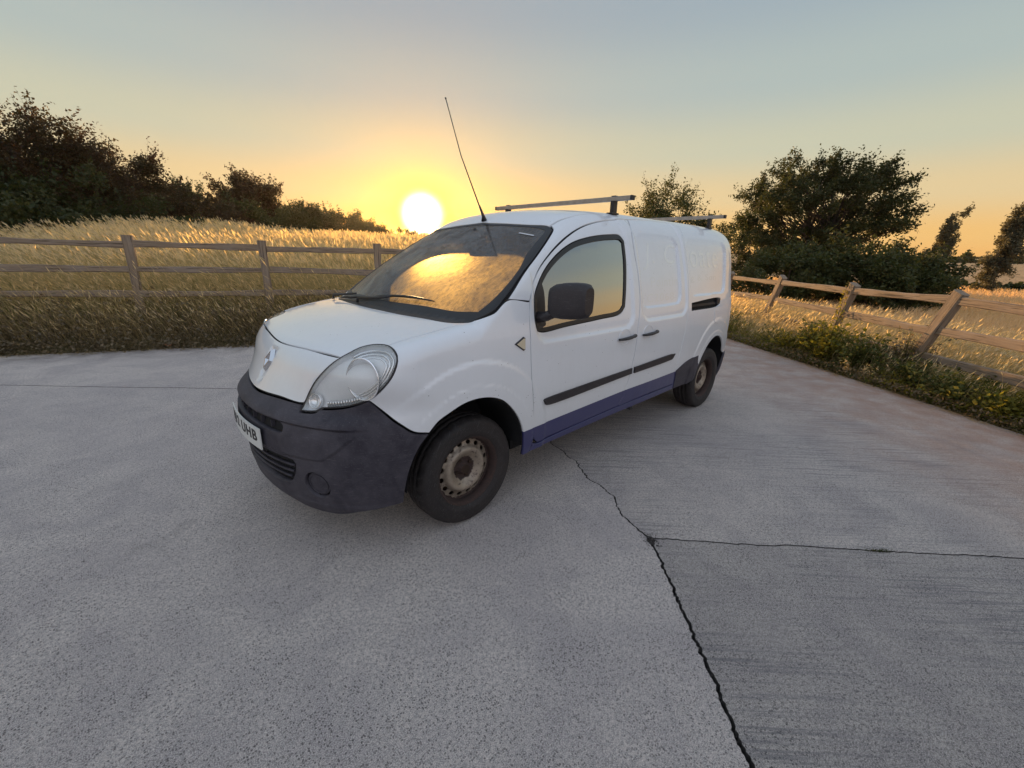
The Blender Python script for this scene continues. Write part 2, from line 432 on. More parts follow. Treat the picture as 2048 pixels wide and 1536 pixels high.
def to_s(P_):
    P_ = np.atleast_2d(np.asarray(P_, float)); x, y, z = P_.T
    f = x > 0; b = x < -3.2
    a = np.where(f, .9 * np.arctan2(x, y), np.where(b, -3.2 - .9 * np.arctan2(-(x + 3.2), y), x))
    r = np.where(f, np.hypot(x, y), np.where(b, np.hypot(x + 3.2, y), y))
    return np.stack([a, .85 * np.arctan2(z - .75, r)], 1)
def ray_s(U):
    a, p = U[:, 0], U[:, 1] / .85
    f = a > 0; b = a < -3.2
    ox = np.where(f, 0, np.where(b, -3.2, a))
    t = np.where(f, a / .9, np.where(b, -(-3.2 - a) / .9, 0))
    o = np.stack([ox, 0 * a, 0 * a + .75], 1)
    d = np.stack([np.sin(t) * np.cos(p), np.cos(t) * np.cos(p), np.sin(p)], 1)
    return o, d
def surf_s(U): o, d = ray_s(U); return hit(o, d, 1.75, .05, 90, body)
def to_t(P_): return np.atleast_2d(np.asarray(P_, float))[:, :2].copy()
def surf_t(U):
    o = np.stack([U[:, 0], U[:, 1], np.full(len(U), 2.3)], 1)
    return hit(o, np.array([[0, 0, -1.0]]), 0, 1.9, 100, body)
def to_b(P_): return np.atleast_2d(np.asarray(P_, float))[:, 1:].copy()
def surf_b(U):
    o = np.stack([np.full(len(U), -4.3), U[:, 0], U[:, 1]], 1)
    return hit(o, np.array([[1.0, 0, 0]]), 0, 1.5, 90, body)
PROJ = {'S': (to_s, surf_s), 'T': (to_t, surf_t), 'B': (to_b, surf_b)}
def grad(P_):
    e = 1e-3; x, y, z = P_.T
    g = np.stack([body(x + e, y, z) - body(x - e, y, z), body(x, y + e, z) - body(x, y - e, z), body(x, y, z + e) - body(x, y, z - e)], 1)
    return g / np.maximum(np.linalg.norm(g, axis=1, keepdims=True), 1e-9)

def smooth_loop(L_, step, corner=42):
    """closed loop in 2D -> evenly spaced smooth polyline that keeps sharp corners"""
    L_ = np.asarray(L_, float); n = len(L_)
    keep = [np.linalg.norm(L_[i] - L_[i - 1]) > 1e-5 for i in range(n)]
    L_ = L_[keep]; n = len(L_)
    out = []
    cor = []
    for i in range(n):
        a = L_[i] - L_[i - 1]; b = L_[(i + 1) % n] - L_[i]
        c = np.dot(a, b) / (np.linalg.norm(a) * np.linalg.norm(b) + 1e-12)
        cor.append(c < math.cos(math.radians(corner)))
    for i in range(n):
        p1, p2 = L_[i], L_[(i + 1) % n]
        p0 = 2 * p1 - p2 if cor[i] else L_[i - 1]
        p3 = 2 * p2 - p1 if cor[(i + 1) % n] else L_[(i + 2) % n]
        k = max(1, int(round(np.linalg.norm(p2 - p1) / step)))
        # centripetal catmull-rom
        t0 = 0; t1 = t0 + max(1e-4, np.linalg.norm(p1 - p0) ** .5); t2 = t1 + max(1e-4, np.linalg.norm(p2 - p1) ** .5); t3 = t2 + max(1e-4, np.linalg.norm(p3 - p2) ** .5)
        for j in range(k):
            t = t1 + (t2 - t1) * j / k
            A1 = (t1 - t) / (t1 - t0) * p0 + (t - t0) / (t1 - t0) * p1
            A2 = (t2 - t) / (t2 - t1) * p1 + (t - t1) / (t2 - t1) * p2
            A3 = (t3 - t) / (t3 - t2) * p2 + (t - t2) / (t3 - t2) * p3
            B1 = (t2 - t) / (t2 - t0) * A1 + (t - t0) / (t2 - t0) * A2
            B2 = (t3 - t) / (t3 - t1) * A2 + (t - t1) / (t3 - t1) * A3
            out.append((t2 - t) / (t2 - t1) * B1 + (t - t1) / (t2 - t1) * B2)
    return np.array(out)

def area(L_): return .5 * np.sum(L_[:, 0] * np.roll(L_[:, 1], -1) - np.roll(L_[:, 0], -1) * L_[:, 1])
def offset_loop(L_, d):
    """move a loop towards its own inside by d"""
    s = 1 if area(L_) > 0 else -1
    t = np.roll(L_, -1, 0) - np.roll(L_, 1, 0)
    t /= np.maximum(np.linalg.norm(t, axis=1, keepdims=True), 1e-9)
    return L_ + s * d * np.stack([-t[:, 1], t[:, 0]], 1)
def inside(Q, L_):
    c = np.zeros(len(Q), bool); x, y = Q.T
    for i in range(len(L_)):
        x1, y1 = L_[i]; x2, y2 = L_[i - 1]
        m = ((y1 > y) != (y2 > y))
        if m.any():
            xi = (x2 - x1) * (y - y1) / (y2 - y1 + 1e-15) + x1
            c ^= m & (x < xi)
    return c
def near_loop(Q, L_, d):
    m = np.zeros(len(Q), bool)
    for p in L_: m |= ((Q - p) ** 2).sum(1) < d * d
    return m

def fill2d(loops, step):
    """triangulate region inside loops[0] minus the others, with interior points"""
    allp = np.concatenate(loops)
    lo, hi = loops[0].min(0), loops[0].max(0)
    xs = np.arange(lo[0], hi[0], step); ys = np.arange(lo[1], hi[1], step * .866)
    gx, gy = np.meshgrid(xs, ys); gx[1::2] += step / 2
    Q = np.stack([gx.ravel(), gy.ravel()], 1)
    k = inside(Q, loops[0])
    for h in loops[1:]: k &= ~inside(Q, h)
    Q = Q[k]
    Q = Q[~near_loop(Q, allp, step * .55)]
    V = np.concatenate([allp, Q]); E = []; b = 0
    for L_ in loops:
        n = len(L_); E += [(b + i, b + (i + 1) % n) for i in range(n)]; b += n
    r = delaunay_2d_cdt([Vector(p) for p in V], E, [], 0, 1e-7)
    V2 = np.array([(v.x, v.y) for v in r[0]]); T_ = np.array([t for t in r[2]], int)
    c = V2[T_].mean(1)
    k = inside(c, loops[0])
    for h in loops[1:]: k &= ~inside(c, h)
    T_ = T_[k]
    return V2, T_, b

def panel(name, outer, proj, mats, step=.022, holes=(), offset=0.0, gap=.0046, skirt=.016, back=.008, inner=None, mirror=True, parent=None, raw=False, crn=42, roll=.0):
    to, sf = PROJ[proj]
    loops = []
    for i, L_ in enumerate([outer] + list(holes)):
        U = to(L_) if not raw else np.asarray(L_, float)
        U = smooth_loop(U, step, crn)
        if gap: U = offset_loop(U, gap if i == 0 else -gap)
        loops.append(U)
    V2, T_, nb = fill2d(loops, step)
    P_ = sf(V2)
    bad = np.isnan(P_[:, 0])
    if bad.any():
        good = np.where(~bad)[0]
        for i in np.where(bad)[0]:
            j = good[((V2[good] - V2[i]) ** 2).sum(1).argmin()]; P_[i] = P_[j]
    N = grad(P_)
    P_ = P_ + N * offset
    # orient triangles along the normals
    fn = np.cross(P_[T_[:, 1]] - P_[T_[:, 0]], P_[T_[:, 2]] - P_[T_[:, 0]])
    flip = (fn * N[T_[:, 0]]).sum(1) < 0
    T_[flip] = T_[flip][:, ::-1]
    verts = [P_]; norms = [N]; faces = [T_]; mi = [np.zeros(len(T_), int)]; cnt = len(P_)
    ml = list(mats) if isinstance(mats, (list, tuple)) else [mats]
    if skirt:
        b = 0
        for L_ in loops:
            n = len(L_); idx = np.arange(b, b + n); b += n
            # cdt may reorder: match by position
            ii = np.array([((V2 - p) ** 2).sum(1).argmin() for p in L_])
            A = P_[ii]; NA = N[ii]
            t = np.roll(A, -1, 0) - np.roll(A, 1, 0)
            t /= np.maximum(np.linalg.norm(t, axis=1, keepdims=True), 1e-9)
            o = np.cross(t, NA)
            ctr = P_[T_].mean(1)
            # outward = away from the material: test with the 2D winding
            s = 1 if area(L_) > 0 else -1
            e2 = offset_loop(L_, .004); Pe = sf(e2); k = ~np.isnan(Pe[:, 0])
            sg = np.sign(((Pe[k] - (A[k] - NA[k] * offset)) * o[k]).sum())
            o = -o * sg if L_ is loops[0] else o * sg
            B_ = A - NA * skirt - o * .001; C_ = B_ + o * back
            if skirt < 0: o = -o
            na = (NA + o) if skirt > 0 else o; na = na / np.linalg.norm(na, axis=1, keepdims=True)
            q = []; j = np.arange(n); j2 = (j + 1) % n
            a0, b0, c0, d0 = cnt, cnt + n, cnt + 2 * n, cnt + 3 * n
            verts += [A, B_, B_, C_]; norms += [na, o, NA, NA]; cnt += 4 * n
            f1 = np.stack([a0 + j, a0 + j2, b0 + j2], 1); f2 = np.stack([a0 + j, b0 + j2, b0 + j], 1)
            g1 = np.stack([c0 + j, c0 + j2, d0 + j2], 1); g2 = np.stack([c0 + j, d0 + j2, d0 + j], 1)
            VV = np.concatenate(verts)
            for F, m_, nn in ((f1, 0, o), (f2, 0, o), (g1, 1, NA), (g2, 1, NA)):
                if m_ == 1 and not back: continue
                fn = np.cross(VV[F[:, 1]] - VV[F[:, 0]], VV[F[:, 2]] - VV[F[:, 0]])
                fl = (fn * nn).sum(1) < 0; F = F.copy(); F[fl] = F[fl][:, ::-1]
                faces.append(F); mi.append(np.full(len(F), m_))
    if inner is not None:
        verts.append(P_ - N * .035); norms.append(-N); faces.append(T_[:, ::-1] + cnt); mi.append(np.full(len(T_), len(ml) + 1)); cnt += len(P_)
    VV = np.concatenate(verts); NN = np.concatenate(norms); FF = np.concatenate(faces); MI = np.concatenate(mi)
    allm = ml[:1] + [M['gap']] + ([inner] if inner is not None else [])
    if inner is not None: MI[MI == len(ml) + 1] = 2
    outp = []
    for sgn in ((1, -1) if mirror else (1,)):
        v = VV * [1, sgn, 1]; nn = NN * [1, sgn, 1]; f = FF if sgn > 0 else FF[:, ::-1]
        outp.append(add(name, mesh_np(name, v, f, allm, MI, True, nn), parent or van))
    return outp
def mirror_half(L_):
    """half outline that starts and ends on y=0 -> closed full outline"""
    L_ = [tuple(p) for p in L_]
    m = [(p[0], -p[1], p[2]) for p in L_[::-1]]
    if abs(L_[0][1]) < .02: m = m[:-1]
    if abs(L_[-1][1]) < .02: m = m[1:]
    return L_ + m
def onS(P_, off=0.0):
    """snap points onto the body sideways/forward, lifted by off"""
    U = to_s(P_); Q = surf_s(U); return Q + grad(Q) * off
def onT(P_, off=0.0):
    Q = surf_t(to_t(P_)); return Q + grad(Q) * off

# ------------------------------------------------------------------ van materials
M = {}
M['gap'] = simple('shut_line_black', (.012, .011, .012), .85)
def make_paint():
    m, g, p, out = mat('white_van_paint')
    oc = g.n('ShaderNodeTexCoord').outputs['Object']
    sp = g.n('ShaderNodeSeparateXYZ'); g.t.links.new(oc, sp.inputs[0])
    x, y, z = sp.outputs
    # painted navy band along the sill
    line = g.mapr(x, -.33, -1.42, .489, .530)
    line2 = g.mapr(x, -1.42, -2.2, 0, .011)
    line = g.m('ADD', line, line2)
    below = g.m('LESS_THAN', z, line)
    inx = g.m('MULTIPLY', g.m('LESS_THAN', x, -.27), g.m('GREATER_THAN', x, -2.72))
    band = g.m('MULTIPLY', below, inx)
    n1 = g.noise(oc, 3.0, 5, .6); n2 = g.noise(g.mapping(oc, (1, 1, .25)), 26, 4, .65)
    white = g.mix(g.mapr(n1, .35, .7), (.775, .79, .815), (.755, .77, .79))
    # road film: heavier low down and behind the wheels
    low = g.m('ADD', g.mapr(z, .95, .30, 0.0, .46), g.mapr(n2, .45, .8, 0, .05))
    film = g.m('MULTIPLY', low, g.mapr(n1, .2, .8, .7, 1.1), clamp=True)
    white = g.mix(film, white, (.45, .41, .35))
    # insect marks and stone chips
    v = g.voro(oc, 34)
    sel = g.m('GREATER_THAN', g.noise(oc, 7.0, 2), .57)
    chip = g.m('MULTIPLY', g.m('LESS_THAN', v, .085), sel)
    white = g.mix(g.m('MULTIPLY', chip, .75), white, (.10, .07, .05))
    blue = g.mix(g.mapr(n2, .4, .8), (.022, .022, .105), (.042, .040, .115))
    col = g.mix(band, white, blue)
    g.put(p.inputs['Base Color'], col)
    g.put(p.inputs['Roughness'], g.m('ADD', g.mapr(n2, .3, .7, .30, .42), g.m('MULTIPLY', film, .3)))
    p.inputs['Coat Weight'].default_value = .85
    g.put(p.inputs['Coat Roughness'], g.m('ADD', g.mapr(n2, .3, .8, .03, .05), g.m('MULTIPLY', film, .25)))
    g.put(p.inputs['Coat Normal'], g.bump(g.noise(oc, 5.0, 2, .5), .02, .02))
    return m
M['paint'] = make_paint()
def make_plastic(name, c1, c2, rough=.62):
    m, g, p, out = mat(name)
    oc = g.n('ShaderNodeTexCoord').outputs['Object']
    n1 = g.noise(oc, 4.5, 6, .65, .6); n2 = g.noise(oc, 30, 4, .6)
    f = g.m('ADD', g.mapr(n1, .36, .68), g.mapr(n2, .4, .8, -.1, .2), clamp=True)
    c = g.mix(f, c1, c2)
    sc = g.noise(g.mapping(oc, (3, 3, 40)), 6, 3, .7)
    c = g.mix(g.mapr(sc, .60, .74, 0, .45), c, (.17, .16, .165))
    spk = g.noise(oc, 160, 3, .7)
    c = g.mix(g.mapr(spk, .60, .70, 0, .30), c, (.18, .17, .17))
    g.put(p.inputs['Base Color'], c)
    g.put(p.inputs['Roughness'], g.mapr(n1, .3, .7, rough - .1, rough + .12))
    g.put(p.inputs['Normal'], g.bump(g.noise(oc, 420, 2, .6), .25, .001))
    return m
M['bumper'] = make_plastic('faded_grey_bumper_plastic', (.020, .017, .027), (.066, .060, .072))
M['trim'] = make_plastic('black_trim_plastic', (.020, .016, .018), (.036, .030, .032), .5)
M['rubber'] = simple('window_rubber', (.014, .013, .014), .45)
M['black'] = simple('matt_black', (.008, .008, .009), .8)
M['cabin'] = simple('dark_grey_cabin_trim', (.045, .043, .042), .8, var=.2)
M['headliner'] = simple('grey_headliner', (.22, .21, .20), .9)
M['seat'] = simple('seat_fabric', (.030, .030, .036), .9, var=.3, vscale=30)
M['chrome'] = simple('chrome', (.75, .75, .76), .09, metal=1.0)
M['alu'] = simple('weathered_aluminium', (.36, .33, .30), .45, metal=.75, var=.2, vscale=20)
M['barend'] = simple('black_bar_cap', (.02, .02, .02), .6)
M['reflector'] = simple('headlamp_reflector', (.90, .91, .94), .20, metal=.75)
M['lamphouse'] = simple('headlamp_housing', (.92, .94, .98), .35, metal=.0, coat=.6)
M['mirrorglass'] = simple('mirror_glass', (.8, .8, .8), .02, metal=1.0)
M['plate'] = simple('number_plate_white', (.66, .66, .62), .4, var=.05, coat=.3)
M['ink'] = simple('plate_black', (.01, .01, .012), .5)
M['tyre'] = make_plastic('tyre_rubber', (.012, .009, .009), (.032, .025, .022), .75)
M['disc'] = simple('brake_parts', (.05, .03, .02), .7, metal=.5, var=.4)
M['ghost'] = simple('ghost_lettering', (.84, .85, .84), .22, coat=.8)
def make_rim():
    m, g, p, out = mat('rusty_silver_steel_wheel')
    oc = g.n('ShaderNodeTexCoord').outputs['Object']
    sp = g.n('ShaderNodeSeparateXYZ'); g.t.links.new(oc, sp.inputs[0])
    r = g.m('SQRT', g.m('ADD', g.m('MULTIPLY', sp.outputs[0], sp.outputs[0]), g.m('MULTIPLY', sp.outputs[2], sp.outputs[2])))
    n1 = g.noise(oc, 26, 6, .7, .4); n2 = g.noise(oc, 75, 5, .7)
    paint = g.mix(g.mapr(n1, .3, .7), (.36, .30, .23), (.22, .17, .13))
    rust = g.mix(g.mapr(n2, .3, .7), (.060, .032, .024), (.028, .019, .017))
    outer = g.mapr(r, .168, .186, 0, .42)
    centre = g.mapr(r, .075, .045, 0, .75)
    f = g.m('ADD', g.m('ADD', n1, g.m('MULTIPLY', n2, .45)), g.m('MAXIMUM', outer, centre))
    k = g.mapr(f, .80, .92, 0, 1)
    g.put(p.inputs['Base Color'], g.mix(k, paint, rust))
    g.put(p.inputs['Metallic'], g.mapr(k, 0, 1, .35, .0)); g.put(p.inputs['Roughness'], g.mapr(k, 0, 1, .42, .85))
    g.put(p.inputs['Normal'], g.bump(g.m('ADD', n2, g.m('MULTIPLY', k, .4)), .4, .002))
    return m
M['rim'] = make_rim()
def make_glass(name, tint, dust=0.0, dcol=(.5, .45, .38), frost=0.0, spec_boost=1.0):
    m = bpy.data.materials.new(name); m.use_nodes = True
    t = m.node_tree; t.nodes.clear(); g = NT(t)
    out = g.n('ShaderNodeOutputMaterial')
    tr = g.n('ShaderNodeBsdfTransparent'); tr.inputs[0].default_value = (*tint, 1)
    gl = g.n('ShaderNodeBsdfGlossy'); gl.inputs['Roughness'].default_value = .015
    fr = g.n('ShaderNodeFresnel'); fr.inputs[0].default_value = 1.52
    f = g.m('MULTIPLY', fr.outputs[0], 1.8 * spec_boost, clamp=True)
    mx = g.n('ShaderNodeMixShader'); t.links.new(f, mx.inputs[0]); t.links.new(tr.outputs[0], mx.inputs[1]); t.links.new(gl.outputs[0], mx.inputs[2])
    last = mx.outputs[0]
    if dust:
        oc = g.n('ShaderNodeTexCoord').outputs['Object']
        wv = g.noise(g.mapping(oc, (1, 2.2, 1)), 2.4, 6, .62, 2.6)
        sp = g.voro(oc, 150); n3 = g.noise(oc, 38, 4, .7)
        swirl = g.mapr(g.m('ABSOLUTE', g.m('SUBTRACT', wv, .5)), .0, .030, .55, 0.0)
        wipe = g.mapr(g.noise(g.mapping(oc, (1, 1, 1), (0, 0, .4)), 3.2, 5, .7, 1.2), .40, .56, .62, 1.0)
        d = g.m('ADD', g.m('ADD', g.mapr(n3, .3, .75, dust * .45, dust * 1.25), g.m('MULTIPLY', swirl, dust * .8)), g.mapr(sp, .28, .10, 0, dust * 1.1), clamp=True)
        d = g.m('MULTIPLY', d, wipe)
        df = g.n('ShaderNodeBsdfDiffuse'); df.inputs[0].default_value = (.42, .40, .40, 1)
        tl = g.n('ShaderNodeBsdfTranslucent'); tl.inputs[0].default_value = (*dcol, 1)
        rf = g.n('ShaderNodeBsdfRefraction'); rf.inputs[0].default_value = (*dcol, 1); rf.inputs['Roughness'].default_value = .85; rf.inputs['IOR'].default_value = 1.03
        a0 = g.n('ShaderNodeMixShader'); a0.inputs[0].default_value = .22
        t.links.new(tl.outputs[0], a0.inputs[1]); t.links.new(rf.outputs[0], a0.inputs[2])
        a = g.n('ShaderNodeMixShader'); a.inputs[0].default_value = .74
        t.links.new(df.outputs[0], a.inputs[1]); t.links.new(a0.outputs[0], a.inputs[2])
        m2 = g.n('ShaderNodeMixShader'); t.links.new(d, m2.inputs[0]); t.links.new(last, m2.inputs[1]); t.links.new(a.outputs[0], m2.inputs[2])
        last = m2.outputs[0]
    t.links.new(last, out.inputs[0])
    return m
M['screen'] = make_glass('dusty_windscreen_glass', (.86, .90, .88), .92, (1.0, .78, .30))
M['farglass'] = make_glass('clear_side_window_glass', (.84, .88, .86), .012, spec_boost=1.2)
M['sideglass'] = make_glass('shade_tinted_side_window_glass', (.26, .31, .30), .010, spec_boost=4.2)  # dark tint stands in for the shaded cabin behind clear glass; reflection boosted
def make_lens():
    m = bpy.data.materials.new('clear_headlamp_lens'); m.use_nodes = True
    t = m.node_tree; t.nodes.clear(); g = NT(t)
    out = g.n('ShaderNodeOutputMaterial')
    oc = g.n('ShaderNodeTexCoord').outputs['Object']
    tr = g.n('ShaderNodeBsdfTransparent'); tr.inputs[0].default_value = (.99, .99, .97, 1)
    gl = g.n('ShaderNodeBsdfGlossy'); gl.inputs['Roughness'].default_value = .04
    df = g.n('ShaderNodeBsdfDiffuse'); df.inputs[0].default_value = (.66, .64, .52, 1)
    fr = g.n('ShaderNodeFresnel'); fr.inputs[0].default_value = 1.5
    a = g.n('ShaderNodeMixShader'); t.links.new(g.m('MULTIPLY', fr.outputs[0], .5, clamp=True), a.inputs[0]); t.links.new(tr.outputs[0], a.inputs[1]); t.links.new(gl.outputs[0], a.inputs[2])
    b = g.n('ShaderNodeMixShader'); t.links.new(g.mapr(g.noise(oc, 9, 5, .6), .35, .75, .02, .10), b.inputs[0]); t.links.new(a.outputs[0], b.inputs[1]); t.links.new(df.outputs[0], b.inputs[2])
    t.links.new(b.outputs[0], out.inputs[0])
    return m
M['lens'] = make_lens()

# ------------------------------------------------------------------ the van
van = tag(empty('panel_van', (0, 0, 0)), 'white panel van with grey bumper, navy sill band and roof bars parked on the concrete', 'van')

door_front = [tuple(p) for p in P['door'][1:13]]          # top front round to the bottom front
hoodside = [tuple(p) for p in P['hoodside']]
lampL = [tuple(p) for p in P['lamp']]
# bonnet
hood = [(.668, 0, 1.0), (.639, .312, 1.011), (.589, .595, 1.013), (.548, .614, 1.037), (.500, .615, 1.054), (.452, .642, 1.066), (.428, .680, 1.070), (.417, .723, 1.071),
        (.334, .732, 1.09), (.235, .751, 1.108), (.109, .757, 1.129), (-.043, .793, 1.160), (.014, .755, 1.143), (.058, .686, 1.14), (.086, .52, 1.143), (.113, .348, 1.144), (.126, .15, 1.15), (.130, 0, 1.15)]
panel('bonnet', mirror_half(hood), 'T', M['paint'], .024, mirror=False, gap=.004)
# nose panel that carries the badge
fascia = [(.668, 0, 1.0), (.639, .312, 1.011), (.589, .595, 1.013), (.626, .568, .980), (.658, .535, .936), (.680, .496, .889), (.702, .472, .838), (.720, .462, .796), (.727, .452, .787), (.778, .287, .787), (.805, .12, .778), (.815, 0, .774)]
panel('nose_panel', mirror_half(fascia), 'S', M['paint'], .018, mirror=False, gap=.0038)
# front wings
fender = [(.417, .723, 1.071), (.421, .780, 1.062), (.426, .816, 1.041), (.433, .829, 1.018), (.449, .833, .98), (.470, .828, .942), (.495, .810, .903), (.521, .777, .863), (.542, .748, .839)] \
    + [tuple(p) for p in P['seamb'][1:]] + [tuple(p) for p in P['archf'][1:]] + [(-.41, .848, .327), (-.436, .864, .416)] + door_front[::-1][1:]
fender = [p for p in fender if not (p in door_front and p[2] > 1.235)]
fender += [(-.381, .845, 1.24), (-.219, .838, 1.255), (-.118, .843, 1.194), (-.052, .803, 1.164), (-.043, .793, 1.16), (.109, .757, 1.129), (.235, .751, 1.108), (.334, .732, 1.09)]
panel('front_wing', fender, 'S', M['paint'], .018)
# doors
winL = [tuple(p) for p in P['win']]
panel('front_door', [tuple(p) for p in P['door']], 'S', M['paint'], .02, holes=[winL], inner=M['cabin'])
slide = [tuple(p) for p in P['slide']]
slide[10] = (-2.225, .874, .558)
slide += [(p[0] - .004, p[1], p[2]) for p in [(-1.439,.880,.587),(-1.481,.886,.783),(-1.499,.881,1.001),(-1.532,.855,1.186),(-1.531,.817,1.368),(-1.523,.747,1.613)]]
panel('sliding_door', slide, 'S', M['paint'], .0095)
# roof rail, rear quarter and sill pressed as one
top = [(-.219, .838, 1.255), (-.366, .796, 1.379), (-.541, .748, 1.5), (-.683, .697, 1.594), (-.748, .665, 1.638), (-.768, .64, 1.655), (-.773, .624, 1.665), (-.933, .616, 1.723), (-1.151, .585, 1.767), (-1.4, .565, 1.78), (-2.0, .56, 1.80), (-2.8, .56, 1.80), (-3.3, .56, 1.79)]
rear = [(-3.56, .55, 1.77), (-3.62, .56, 1.70), (-3.64, .60, 1.50), (-3.66, .63, 1.2), (-3.67, .64, .9), (-3.67, .64, .56), (-3.60, .73, .55), (-3.488, .79, .53)]
arch = [(-3.09 + .40 * math.cos(t), .84, .36 + .40 * math.sin(t)) for t in np.linspace(2.66, .08, 14)]
sill = [(-2.65, .85, .368), (-2.311, .851, .367), (-1.42, .854, .352), (-.485, .849, .327), (-.415, .848, .327)]
inn = [(-.441, .864, .380), (-.474, .858, .372), (-.8, .86, .386), (-1.361, .863, .408), (-1.836, .865, .415), (-2.25, .86, .415)] + slide[1:11][::-1] + [tuple(P['slide'][0])] + [p for p in door_front if p[2] > 1.24] + [(-.381, .845, 1.24)]
railL = [tuple(p) for p in P['rail']]
side = panel('body_side', top + rear + arch + sill + inn, 'S', M['paint'], .0115, holes=[railL], crn=38)
# roof
roof = [(-.735, 0, 1.7), (-.729, .1, 1.69), (-.730, .316, 1.678), (-.74, .476, 1.668), (-.765, .62, 1.66), (-.933, .616, 1.723), (-1.151, .585, 1.767), (-1.4, .565, 1.78), (-2.0, .56, 1.8), (-2.8, .56, 1.8), (-3.3, .56, 1.79), (-3.58, .55, 1.77), (-3.60, 0, 1.77)]
panel('roof', mirror_half(roof), 'T', M['paint'], .035, mirror=False, inner=M['headliner'])
# windscreen surround, cowl and glass
wso = [(.130, 0, 0), (.126, .15, 0)] + [(p[0], p[1] * .988, 0) for p in P['wsout'][:-1]] + [(-.735, 0, 0)]
wsi = [(.032, 0, 0), (.028, .12, 0)] + [(p[0], min(p[1], .79) * .985, 0) for p in P['wsin'][:-1]] + [(-.713, 0, 0)]
panel('windscreen_surround', mirror_half(wso), 'T', M['rubber'], .024, holes=[mirror_half(wsi)], mirror=False, gap=.001, inner=M['cabin'])
glass = panel('windscreen', mirror_half(wsi), 'T', M['screen'], .03, mirror=False, gap=-.004, offset=-.003, skirt=0, back=0)
# bumper
bump = [(.815, 0, .769), (.805, .12, .773), (.778, .287, .782), (.727, .445, .782), (.742, .459, .752), (.724, .496, .754), (.700, .536, .760), (.683, .555, .774), (.654, .600, .781), (.613, .658, .793), (.580, .701, .809), (.542, .748, .834)] \
    + [(p[0], p[1], p[2] - .004) for p in P['seamb'][1:]] + [tuple(p) for p in P['bumparch'][1:]] + [(.571, .703, .261), (.662, .561, .222), (.735, .413, .212), (.785, .323, .228), (.824, .185, .240), (.832, 0, .242)]
slotL = [(.85, y, z) for y, z in ((-.40, .672), (-.385, .683), (0, .690), (.385, .683), (.40, .672), (.395, .652), (.37, .645), (0, .650), (-.37, .645), (-.395, .652))]
slotL = [(.87 - .36 * y * y, y, z) for _, y, z in slotL]
grilL = [(.87 - .36 * y * y, y, z) for y, z in ((0, .512), (.30, .512), (.44, .508), (.455, .49), (.44, .44), (.39, .372), (.36, .358), (0, .352), (-.36, .358), (-.39, .372), (-.44, .44), (-.455, .49), (-.44, .508), (-.30, .512))]
FOGC = np.array([.735, .548, .395])
def circ_on(c, r, n=20, ax=None):
    nrm = grad(np.array([c]))[0]; u_ = np.cross([0, 0, 1.0], nrm); u_ /= np.linalg.norm(u_); v_ = np.cross(nrm, u_)
    return [tuple(np.array(c) + r * (math.cos(t) * u_ + math.sin(t) * v_)) for t in np.linspace(0, 2 * math.pi, n, endpoint=False)]
fogL = circ_on(FOGC, .068); fogR = [(p[0], -p[1], p[2]) for p in fogL]
panel('front_bumper', mirror_half(bump), 'S', M['bumper'], .0095, holes=[slotL, grilL, fogL, fogR], mirror=False, skirt=.028, back=0)
panel('bumper_backing', [(.815, 0, .74)] and mirror_half([(.82, 0, .72), (.76, .35, .72), (.66, .60, .66), (.60, .69, .5), (.64, .62, .31), (.74, .40, .27), (.80, 0, .28)]), 'S', M['black'], .04, mirror=False, offset=-.030, skirt=0, back=0)
# grille slats, each its own bar
for z0, hw in ((.474, .44), (.436, .425), (.398, .40)):
    ys = np.linspace(-hw, hw, 25); U = to_s([(.87 - .36 * y * y, y, z0) for y in ys]); C0 = surf_s(U); N0 = grad(C0); mb = MB()
    mb.tube([tuple(c - n * .012) for c, n in zip(C0, N0)], .008, 8, squash=.75, up=(0, 0, 1)); mb.build('grille_slat', M['bumper'], van)
ys = np.linspace(-.39, .39, 9)
for y in ys:
    c = onS([(.87 - .36 * y * y, y, .667)], -.022)[0]; mb = MB(); mb.box(c, (.018, .006, .034)); mb.build('slot_rib', M['bumper'], van)
# fog lamp blanks
for s in (1, -1):
    n = grad(np.array([FOGC]))[0]
    Lc = [tuple(np.array(p) * [1, 1, 1]) for p in circ_on(FOGC, .0625)]
fb = panel('fog_lamp_blank', circ_on(FOGC, .064), 'S', M['bumper'], .02, offset=-.013, gap=.001, skirt=.01, back=0)
for o in fb:
    s = 1 if sum(v.co.y for v in o.data.vertices) > 0 else -1
    mb = MB(); c = FOGC + n * -.012
    L3 = onS(circ_on(FOGC, .052, 24), -.0115); mb.tube([tuple(p * [1, s, 1]) for p in np.vstack([L3, L3[:1]])], .0022, 6, cap=False)
    mb.build('blank_rim', M['bumper'], o)
